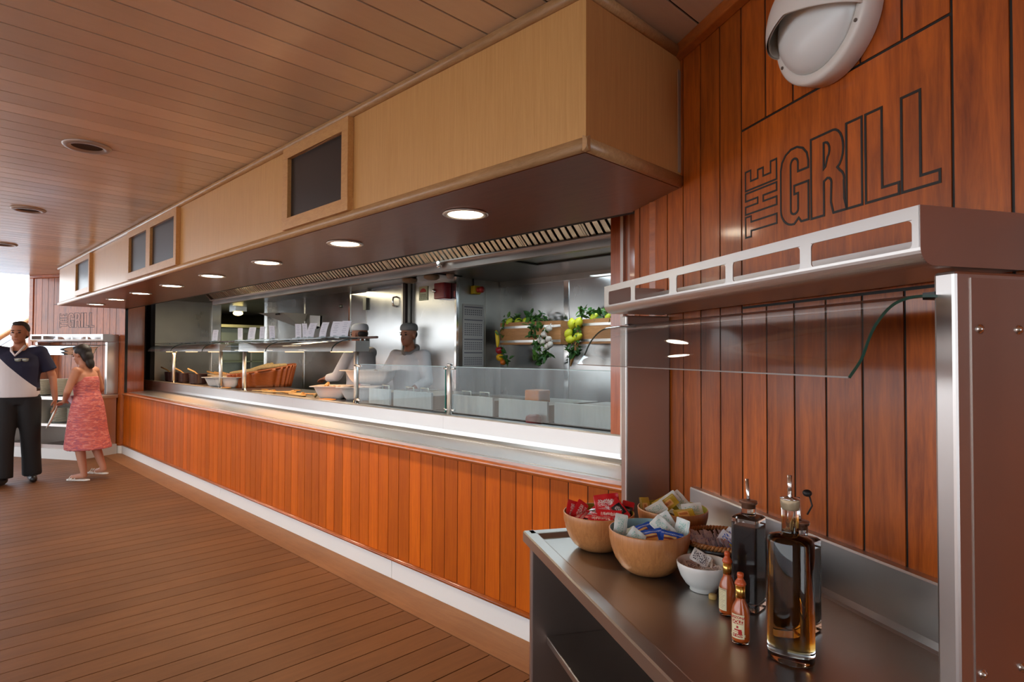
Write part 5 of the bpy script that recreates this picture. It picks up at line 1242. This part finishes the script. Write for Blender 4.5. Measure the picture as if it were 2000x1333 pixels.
hr = thing('stair_handrail', 'thick varnished wooden handrail sloping up to the right at the left edge, behind the man', 'handrail', (-15, .9, 0))
d = V(0, .375, .307).normalized(); c0 = V(-15, 1.305, 1.735)
RAILW = wood('rail_wood', (.60, .24, .08), (.42, .14, .04), (3, 3, 3), .3, .6, .1, 0, .1)
f = MB(); f.tube([c0-d*1.9, c0, c0+d*1.9], .055, 16); f.build('rail', [RAILW], hr)
f = MB(); f.tube([c0-d*1.9-V(0, 0, .16), c0+d*1.9-V(0, 0, .16)], .025, 10); f.build('lower_bar', [mat('rail_white', (.8, .8, .8), .4)], hr)
for k_ in range(-3, 4):
    p = c0 + d*(k_*.55); f = MB(); f.tube([V(p.x, p.y, 0), V(p.x, p.y, p.z)], .018, 10); f.build('baluster', [mat('rail_white', ())], hr)
f = MB(); f.tube([(-15.0, 1.5, 1.60), (-15.0, 2.1, 1.60)], .04, 12); tag(f.build('short_rail', [RAILW], base=(-15, 1.8, 1.6)), 'short horizontal wooden rail end behind the left end of the far gallery shelf', 'handrail')

# ------------------------------------------------------------ people
def capsule(f, a, b, ra, rb, seg=16):
    a = Vector(a); b = Vector(b)
    f.sphere(a, ra, seg, 10); f.sphere(b, rb, seg, 10)
    f.tube([a, a.lerp(b, .5), b], [ra, (ra+rb)/2*1.02, rb], seg)
def ellip(f, c, r_, M3=None):
    Mx = Matrix.Translation(Vector(c)) @ (M3.to_4x4() if M3 else Matrix.Identity(4)); f.sphere((0, 0, 0), 1, 20, 14, sc=r_, M=Mx)
def loft(f, rings, seg=28, fwd=V(1, 0, 0)):
    """rings: (centre, half depth, half width) with closed ends"""
    vs = []; n = len(rings)
    for c, rx, ry in rings:
        c = Vector(c)
        for k in range(seg):
            a = 2*PI*k/seg; s_ = lambda v: math.copysign(abs(v)**.85, v); vs.append(c + V(rx*s_(math.cos(a)), ry*s_(math.sin(a)), 0))
    fs = [tuple(range(seg))[::-1], tuple(range((n-1)*seg, n*seg))]
    for i in range(n-1):
        for k in range(seg): fs.append((i*seg+k, i*seg+(k+1) % seg, (i+1)*seg+(k+1) % seg, (i+1)*seg+k))
    f.add(vs, fs, 0, True)
def remesh(o, vox, sm=4, it=.5):
    m_ = o.modifiers.new('surface', 'REMESH'); m_.mode = 'VOXEL'; m_.voxel_size = vox; m_.use_smooth_shade = True
    s_ = o.modifiers.new('smooth', 'SMOOTH'); s_.factor = it; s_.iterations = sm
def hand(f, wrist, dirv, palmn, thumb, sc=1., curl=.35):
    """palm and five separate fingers; dirv along the hand, palmn out of the palm, thumb the side of the thumb"""
    d = Vector(dirv).normalized(); n = Vector(palmn); n = (n - d*n.dot(d)).normalized(); t = Vector(thumb); t = (t - d*t.dot(d) - n*t.dot(n)).normalized()
    w_ = Vector(wrist)
    for k in range(4):
        off = t*(.028 - .0187*k)*sc; capsule(f, w_ + d*.012*sc + off*.7, w_ + d*.085*sc + off, .0135*sc, .0115*sc, 10)
    for k, L in enumerate((.068, .078, .072, .056)):
        off = t*(.030 - .020*k)*sc; p = w_ + d*.088*sc + off; dd_ = d.copy(); r_ = .0092*sc
        spread = t*(.10 - .07*k)
        for j, fr_ in enumerate((.45, .32, .23)):
            c_ = curl*(j+.6); dd_ = (d*math.cos(c_) + n*math.sin(c_) + spread*.6).normalized(); q = p + dd_*L*fr_*sc; capsule(f, p, q, r_, r_*.92, 8); p = q; r_ *= .92
    p = w_ + d*.028*sc + t*.030*sc; q = p + (d*.55 + t*.75 + n*.25).normalized()*.036*sc; capsule(f, p, q, .0135*sc, .0115*sc, 8)
    s_ = q + (d*.85 + t*.30 + n*.3).normalized()*.034*sc; capsule(f, q, s_, .011*sc, .009*sc, 8)
def person(name, label, loc, yaw, H, J, skin, build_clothes, head_yaw=0., head_pitch=0., hair=None, hairf=None, vox=.0075):
    """J: joints in the body's own frame (x forward, y left, z up) for a figure 1.75 m tall"""
    t = thing(name, label, 'person', loc)
    s_ = H/1.75
    R4 = Matrix.Translation(loc) @ Matrix.Rotation(yaw, 4, 'Z') @ Matrix.Scale(s_, 4)
    J = {k: Vector(v) for k, v in J.items()}
    f = MB()
    # trunk
    pe, ch, nk, hd_ = J['pelvis'], J['chest'], J['neck'], J['head']
    loft(f, [(pe+V(0, 0, -.08), .09, .13), (pe, .105, .16), (pe.lerp(ch, .35), .095, .145), (pe.lerp(ch, .7), .105, .155), (ch, .115, .165), (ch.lerp(nk, .45), .10, .165), (ch.lerp(nk, .8), .07, .10), (nk, .055, .06)])
    capsule(f, nk-V(0, 0, .03), hd_ + V(-.01, 0, -.06), .056, .052)
    for sd in ('l', 'r'):
        sh_, el, wr = J['sh'+sd], J['el'+sd], J['wr'+sd]; hp, kn, an, to = J['hp'+sd], J['kn'+sd], J['an'+sd], J['to'+sd]
        capsule(f, ch.lerp(nk, .5), sh_, .06, .055); capsule(f, sh_, el, .052, .040); capsule(f, el, wr, .040, .026)
        hd2 = J.get('hd'+sd, wr + (wr-el).normalized()*.1) - wr
        hand(f, wr, hd2, J.get('pn'+sd, V(0, -1 if sd == 'l' else 1, 0)), J.get('th'+sd, V(1, 0, .2)), 1.0, .32)
        capsule(f, hp, kn, .082, .056); capsule(f, kn, kn.lerp(an, .35), .056, .056); capsule(f, kn.lerp(an, .35), an, .056, .036)
        capsule(f, an+V(0, 0, -.02), to, .036, .026)
    # head
    Hm = Matrix.Translation(hd_) @ Matrix.Rotation(head_yaw, 4, 'Z') @ Matrix.Rotation(head_pitch, 4, 'Y')
    def hp_(x, y, z): return Hm @ V(x, y, z)
    M3 = Hm.to_3x3()
    ellip(f, hp_(-.012, 0, .035), (.098, .076, .092), M3); ellip(f, hp_(.025, 0, -.03), (.068, .060, .085), M3); ellip(f, hp_(.055, 0, -.085), (.030, .034, .024), M3)
    ellip(f, hp_(.094, 0, -.018), (.016, .013, .026), M3); ellip(f, hp_(.100, 0, -.030), (.014, .017, .010), M3); ellip(f, hp_(.078, 0, .022), (.016, .045, .012), M3)
    ellip(f, hp_(.078, 0, -.060), (.015, .026, .007), M3); ellip(f, hp_(.075, 0, -.071), (.014, .022, .007), M3)
    for y in (-.078, .078): ellip(f, hp_(-.005, y, -.005), (.016, .008, .030), M3)
    for v_ in range(len(f.v)): f.v[v_] = R4 @ f.v[v_]
    body = f.build('body', [skin], t); remesh(body, vox, 3)
    T = lambda g: [g.v.__setitem__(i, R4 @ p) for i, p in enumerate(g.v)]
    for nm, col, pts, rr in (('eye', mat('eye_dark', (.02, .012, .01), .2), (((.084, -.030, .010)), ((.084, .030, .010))), (.010, .013, .008)),):
        for p in pts: g = MB(); ellip(g, hp_(*p), rr, M3); T(g); g.build(nm, [col], t)
    for y in (-.031, .031): g = MB(); ellip(g, hp_(.090, y, .031), (.006, .019, .0045), M3); T(g); g.build('eyebrow', [mat('brow', (.02, .012, .008), .7)], t)
    g = MB(); ellip(g, hp_(.0895, 0, -.0655), (.005, .024, .004), M3); T(g); g.build('mouth', [mat('mouth', (.30, .08, .06), .5)], t)
    if hairf:
        for nm, mt_, fn_ in hairf:
            g = MB(); fn_(g, hp_, M3); T(g); o = g.build(nm, [mt_], t); remesh(o, .009, 3)
    for nm, mt_, fn_, vx in build_clothes:
        g = MB(); fn_(g, J); T(g); o = g.build(nm, [mt_] if not isinstance(mt_, list) else mt_, t)
        if vx: remesh(o, vx, 4)
    return t, R4, J, hp_
def stand(**k):
    J = dict(pelvis=(0, 0, .95), chest=(0, 0, 1.27), neck=(-.01, 0, 1.49), head=(.015, 0, 1.63), shl=(0, .185, 1.42), shr=(0, -.185, 1.42), ell=(-.02, .25, 1.14), elr=(-.02, -.25, 1.14), wrl=(.04, .27, .90), wrr=(.04, -.27, .90),
             hpl=(0, .09, .91), hpr=(0, -.09, .91), knl=(.01, .10, .50), knr=(.01, -.10, .50), anl=(-.02, .11, .09), anr=(-.02, -.11, .09), tol=(.15, .13, .035), tor=(.15, -.13, .035))
    J.update(k); return J
SK1 = mat('skin_tan', (.42, .17, .09), .5); SK2 = mat('skin_brown', (.30, .11, .055), .5); SK3 = mat('skin_pale', (.50, .22, .13), .5)
HAIRD = mat('hair_dark', (.018, .012, .010), .6)
def short_hair(g, hp, M3):
    ellip(g, hp(-.028, 0, .052), (.096, .083, .088), M3); ellip(g, hp(-.055, 0, -.005), (.055, .074, .060), M3); ellip(g, hp(.03, 0, .108), (.05, .055, .025), M3)
def torso_rings(J, gx=.0, wx=0., z0=-.06, z1=.72, bel=0.):
    pe, ch, nk = J['pelvis'], J['chest'], J['neck']
    return [(pe+V(0, 0, z0), .118+gx+bel, .165+wx), (pe+V(0, 0, .06), .122+gx+bel, .168+wx), (pe.lerp(ch, .5), .118+gx+bel*.9, .162+wx), (ch, .130+gx+bel*.3, .178+wx), (ch.lerp(nk, .45), .112+gx, .176+wx), (ch.lerp(nk, z1), .085+gx, .12)]
def shirt(gx=0., wx=0., sleeve=.6, z0=-.06, loose=.0, bel=0.):
    def fn(g, J):
        loft(g, torso_rings(J, gx, wx, z0, .74, bel)); ch, nk = J['chest'], J['neck']
        for sd in 'lr':
            sh_, el, wr = J['sh'+sd], J['el'+sd], J['wr'+sd]; capsule(g, ch.lerp(nk, .5), sh_, .075, .070)
            if sleeve <= 1: e = sh_.lerp(el, sleeve); g.sphere(sh_, .068); g.tube([sh_, e], [.066, .064+loose], 18)
            else: g.sphere(sh_, .068); capsule(g, sh_, el, .066, .058); e = el.lerp(wr, sleeve-1); g.tube([el, e], [.056, .046+loose], 18)
    return fn
def trousers(zc=.06, rx=0.):
    def fn(g, J):
        pe = J['pelvis']; loft(g, [(pe+V(0, 0, -.10), .11, .165), (pe+V(0, 0, -.03), .122, .172), (pe+V(0, 0, zc), .116, .160)])
        for sd in 'lr':
            hp, kn, an = J['hp'+sd], J['kn'+sd], J['an'+sd]; g.sphere(hp, .095+rx); g.tube([hp, hp.lerp(kn, .5), kn, kn.lerp(an, .5), an.lerp(kn, .02)+V(0, 0, -.03)], [.100+rx, .092+rx, .080+rx, .076+rx, .078+rx], 20); 
    return fn
def shoes(g, J):
    for sd in 'lr':
        an, to = J['an'+sd], J['to'+sd]; capsule(g, V(an.x-.03, an.y, .045 + max(0, an.z-.09)), V(an.x+.02, an.y, .05+ max(0, an.z-.09)), .042, .044); capsule(g, V(an.x, an.y, .045+max(0, an.z-.09)), to+V(.03, 0, .008), .044, .036)
        capsule(g, an, an+V(0, 0, -.03), .044, .044)
# man with white shirt and navy diagonal
SHM = mat('shirt_two_tone', (.7, .68, .66), .8)
t_ = N_(SHM, 'ShaderNodeTexCoord'); sp_ = N_(SHM, 'ShaderNodeSeparateXYZ'); L_(SHM, t_.outputs['Object'], sp_.inputs[0])
yaw_m = math.radians(-18); fx, fy = math.cos(yaw_m), math.sin(yaw_m)
lat_ = mathn(SHM, 'ADD', mathn(SHM, 'MULTIPLY', sp_.outputs[0], -fy), mathn(SHM, 'MULTIPLY', sp_.outputs[1], fx))   # body's left
edge = mathn(SHM, 'ADD', mathn(SHM, 'MULTIPLY', lat_, 1.0), mathn(SHM, 'SUBTRACT', sp_.outputs[2], 1.23))
setcol(SHM, mix(SHM, (.66, .61, .60), (.012, .012, .035), mathn(SHM, 'GREATER_THAN', edge, 0.0)))
BLK = mat('black_trousers', (.010, .008, .008), .8); SHOE = mat('black_shoe', (.012, .010, .010), .35)
loc_m = V(-8.72, .93, 0)
J = stand(pelvis=(0, 0, .95), head=(.02, 0, 1.62), anl=(-.06, .12, .09), tol=(.10, .17, .035), anr=(.10, -.10, .09), tor=(.27, -.12, .035), knr=(.09, -.10, .50), knl=(.0, .11, .50), ell=(-.04, .29, 1.15), wrl=(.03, .33, .90), elr=(-.03, -.28, 1.15), wrr=(.05, -.30, .92),
          hdl=(.05, .33, .80), hdr=(.07, -.30, .82))
man, R4, Jm, hpm = person('person', 'man in white shirt with navy diagonal and black trousers, walking at the left edge', loc_m, yaw_m, 1.79, J, SK1,
    [('shirt', SHM, shirt(.016, .018, .75, -.02, .01, .025), .009), ('trousers', BLK, trousers(.075, .012), .010), ('shoes', SHOE, shoes, .009)], head_yaw=-.15, hairf=[('hair', HAIRD, short_hair)])
g = MB(); pe = Jm['pelvis']; loft(g, [(pe+V(0, 0, .045), .150, .188), (pe+V(0, 0, .08), .150, .188)]); [g.v.__setitem__(i, R4 @ p) for i, p in enumerate(g.v)]; g.build('belt', [mat('belt_black', (.015, .012, .01), .35)], man)
g = MB(); g.box((.148, -.028, .995), (.158, .028, 1.033)); [g.v.__setitem__(i, R4 @ p) for i, p in enumerate(g.v)]; g.build('belt_buckle', [STC], man)
g = MB(); g.tube([V(.05, -.06, 1.47), V(.10, -.05, 1.43), V(.135, -.01, 1.38), V(.125, .03, 1.43), V(.07, .06, 1.49)], .012, 8); [g.v.__setitem__(i, R4 @ p) for i, p in enumerate(g.v)]; g.build('collar', [mat('collar_white', (.75, .70, .70), .8)], man)
sg_ = thing('sunglasses', 'pair of sunglasses hanging on the navy part of the man\'s shirt', 'sunglasses', R4 @ V(.16, .05, 1.33))
for y in (.02, .085):
    g = MB(); ellip(g, V(.158, y, 1.335), (.006, .030, .020)); [g.v.__setitem__(i, R4 @ p) for i, p in enumerate(g.v)]; g.build('lens', [mat('shade_lens', (.20, .22, .17), .15, coat=1)], sg_)
g = MB(); g.tube([V(.160, -.01, 1.347), V(.162, .05, 1.35), V(.160, .115, 1.347)], .004, 6); [g.v.__setitem__(i, R4 @ p) for i, p in enumerate(g.v)]; g.build('frame', [mat('pale_frame', (.5, .48, .42), .3)], sg_)
# plate in his left hand
hp0 = R4 @ V(.075, .325, .76)
g = MB(); Mp = Matrix.Translation(hp0 + V(0, 0, -.06)) @ Matrix.Rotation(yaw_m-.15, 4, 'Z') @ Matrix.Rotation(math.radians(68), 4, 'X') @ Matrix.Rotation(.3, 4, 'Y')
g.lathe([(.0001, 0), (.09, 0), (.14, .014), (.142, .018), (.09, .006), (.0001, .005)], (0, 0, 0), 36, M=Mp)
tag(g.build('plate', [CREAM], base=hp0), 'pale oval plate held down at his side in the man\'s hand', 'plate')
# woman in pink dress
def dress(g, J):
    pe, ch, nk = J['pelvis'], J['chest'], J['neck']
    loft(g, [(V(-.02, 0, .40), .24, .25), (V(-.01, 0, .46), .23, .25), (V(0, 0, .62), .20, .24), (V(0, 0, .80), .175, .225), (pe+V(0, 0, .02), .150, .195), (pe+V(.0, 0, .12), .125, .160), (pe.lerp(ch, .6), .12, .155), (ch, .128, .165), (ch+V(0, 0, .06), .115, .15)], 40)
    for i in range(0, 24):
        a = 2*PI*i/24; capsule(g, V(.20*math.cos(a), .225*math.sin(a), .40), V(.155*math.cos(a), .20*math.sin(a), .80), .016, .006, 8)
    capsule(g, ch+V(.09, .07, .05), nk+V(0, .10, -.04), .013, .013, 8); capsule(g, ch+V(.09, -.07, .05), nk+V(0, -.10, -.04), .013, .013, 8)
def long_hair(g, hp, M3):
    ellip(g, hp(-.03, 0, .05), (.100, .088, .092), M3); ellip(g, hp(-.07, 0, -.03), (.060, .080, .09), M3); ellip(g, hp(-.085, 0, -.12), (.040, .060, .08), M3); ellip(g, hp(.03, 0, .105), (.05, .06, .026), M3)
PINK = mat('pink_dress', (.50, .10, .09), .8)
nz_ = noise(PINK, coords(PINK, (7, 7, 30), 'Object', (0, .3, 0)), 2.0, 3, .6, 1.0); setcol(PINK, ramp(PINK, nz_, [(.35, (.33, .10, .14)), (.5, (.58, .12, .10)), (.62, (.66, .25, .22))]))
LILAC = mat('lilac_shawl', (.45, .30, .38), .8)
def shawl(g, J):
    for i in range(5): capsule(g, V(.16-.02*i, .15, 1.05-.02*i), V(.02, -.20+.02*i, 1.10-.02*i), .018, .014, 8)
def sandals(g, J):
    for sd in 'lr':
        an, to = J['an'+sd], J['to'+sd]; zz = max(0., an.z-.085); d = (V(to.x, to.y, 0)-V(an.x, an.y, 0)).normalized(); c = V(an.x, an.y, zz)
        for k in range(9):
            p = c + d*(-.045+.03*k); g.tube([p+V(0, 0, .0), p+V(0, 0, .022)], .036 if 0 < k < 8 else .028, 14)
        s_ = V(-d.y, d.x, 0)
        for q in (.10, .14, .17): capsule(g, c+d*q+s_*.042+V(0, 0, .02), c+d*(q-.01)+V(0, 0, .068), .008, .008, 6); capsule(g, c+d*q-s_*.042+V(0, 0, .02), c+d*(q-.01)+V(0, 0, .068), .008, .008, 6)
yaw_w = math.radians(-118)+PI*0
yaw_w = math.atan2(-rt0.y, -rt0.x)
J = stand(pelvis=(0, 0, .95), chest=(.03, 0, 1.25), neck=(.05, 0, 1.45), head=(.09, 0, 1.58), shl=(.04, .165, 1.38), shr=(.03, -.165, 1.38), ell=(.08, .25, 1.13), wrl=(.20, .13, 1.00), elr=(.0, -.25, 1.14), wrr=(.14, -.30, 1.0),
          hdl=(.29, .08, .98), hdr=(.23, -.31, .97), pnl=V(0, 0, -1), pnr=V(0, 0, -1), thl=V(0, -1, 0), thr=V(0, 1, 0),
          anl=(-.02, .07, .085), tol=(.13, .07, .045), anr=(-.16, -.08, .14), tor=(-.03, -.10, .075), knl=(.05, .08, .49), knr=(-.02, -.08, .50))
wom, R4, Jw, _ = person('person', 'woman in a pink patterned dress', V(-8.46, 1.42, 0) + rt0*.13, yaw_w, 1.57, J, SK3,
    [('dress', PINK, dress, .009), ('shawl', LILAC, shawl, .008), ('sandals', mat('sandal_white', (.75, .70, .62), .6), sandals, .007)], head_pitch=.25, hairf=[('hair', HAIRD, long_hair)])
wom['label'] = 'woman in a pink patterned dress and white sandals, walking behind the man'
# cooks
JACK = mat('cook_jacket', (.68, .64, .64), .75); CAPG = mat('cook_cap', (.17, .16, .15), .7); SCARF = mat('cook_scarf', (.22, .19, .18), .8)
def capf(g, hp, M3):
    loft_ = [(hp(-.012, 0, .055), .100, .084), (hp(-.012, 0, .090), .101, .085), (hp(-.014, 0, .112), .094, .079), (hp(-.02, 0, .130), .078, .064), (hp(-.02, 0, .138), .05, .04)]
    vs = []
    loft(g, loft_)
def nape(g, hp, M3): ellip(g, hp(-.050, 0, .02), (.062, .074, .058), M3)
def scarf(g, J):
    nk = J['neck']; pts = [nk+V(.07*math.cos(a)-.005, .075*math.sin(a), -.01-.045*math.cos(a)) for a in [2*PI*i/20 for i in range(20)]]
    g.tube(pts, .026, 10, closed=True); capsule(g, nk+V(.075, .0, -.05), nk+V(.115, .03, -.20), .028, .016); capsule(g, nk+V(.075, -.01, -.05), nk+V(.11, -.03, -.17), .026, .014)
def facing(px_, py_, tx, ty): return math.atan2(ty-py_, tx-px_)
loc_c = V(-5.37, 3.83, 0)
yc = math.radians(-72)
J = stand(head=(.03, 0, 1.63), elr=(.12, -.27, 1.16), wrr=(.33, -.20, 1.10), hdr=(.43, -.18, 1.10), ell=(.06, .27, 1.16), wrl=(.27, .22, 1.08), hdl=(.37, .20, 1.08), pnl=V(0, 0, -1), pnr=V(0, 0, -1), thl=V(0, -1, 0), thr=V(0, 1, 0))
ck, R4, Jc, _ = person('person', 'smiling cook in white jacket, grey cap and grey neckerchief behind the left glass panel', loc_c, yc, 1.76, J, SK2,
    [('jacket', JACK, shirt(.014, .016, 1.75, -.16), .010), ('apron', JACK, trousers(.05, .01), .012), ('neckerchief', SCARF, scarf, .008), ('shoes', SHOE, shoes, .012)], head_yaw=.0, hairf=[('cap', CAPG, capf), ('hair', HAIRD, nape)])
loc_d = V(-6.40, 3.86, 0); yd = math.radians(200)
J = stand(head=(.03, 0, 1.62), elr=(.12, -.26, 1.18), wrr=(.36, -.20, 1.23), hdr=(.46, -.19, 1.25), ell=(.14, .25, 1.15), wrl=(.38, .16, 1.12), hdl=(.48, .12, 1.10), pnl=V(0, 0, -1), pnr=V(0, 0, -1), thl=V(0, -1, 0), thr=V(0, 1, 0))
ck2, R4, Jd, _ = person('person', 'second cook in white jacket and white cap, reaching to the left behind the heated gantry', loc_d, yd, 1.80, J, SK2,
    [('jacket', JACK, shirt(.014, .016, 1.75, -.16), .010), ('apron', JACK, trousers(.05, .01), .012), ('shoes', SHOE, shoes, .012)], hairf=[('cap', mat('cap_white', (.6, .6, .62), .8), capf), ('hair', HAIRD, nape)])
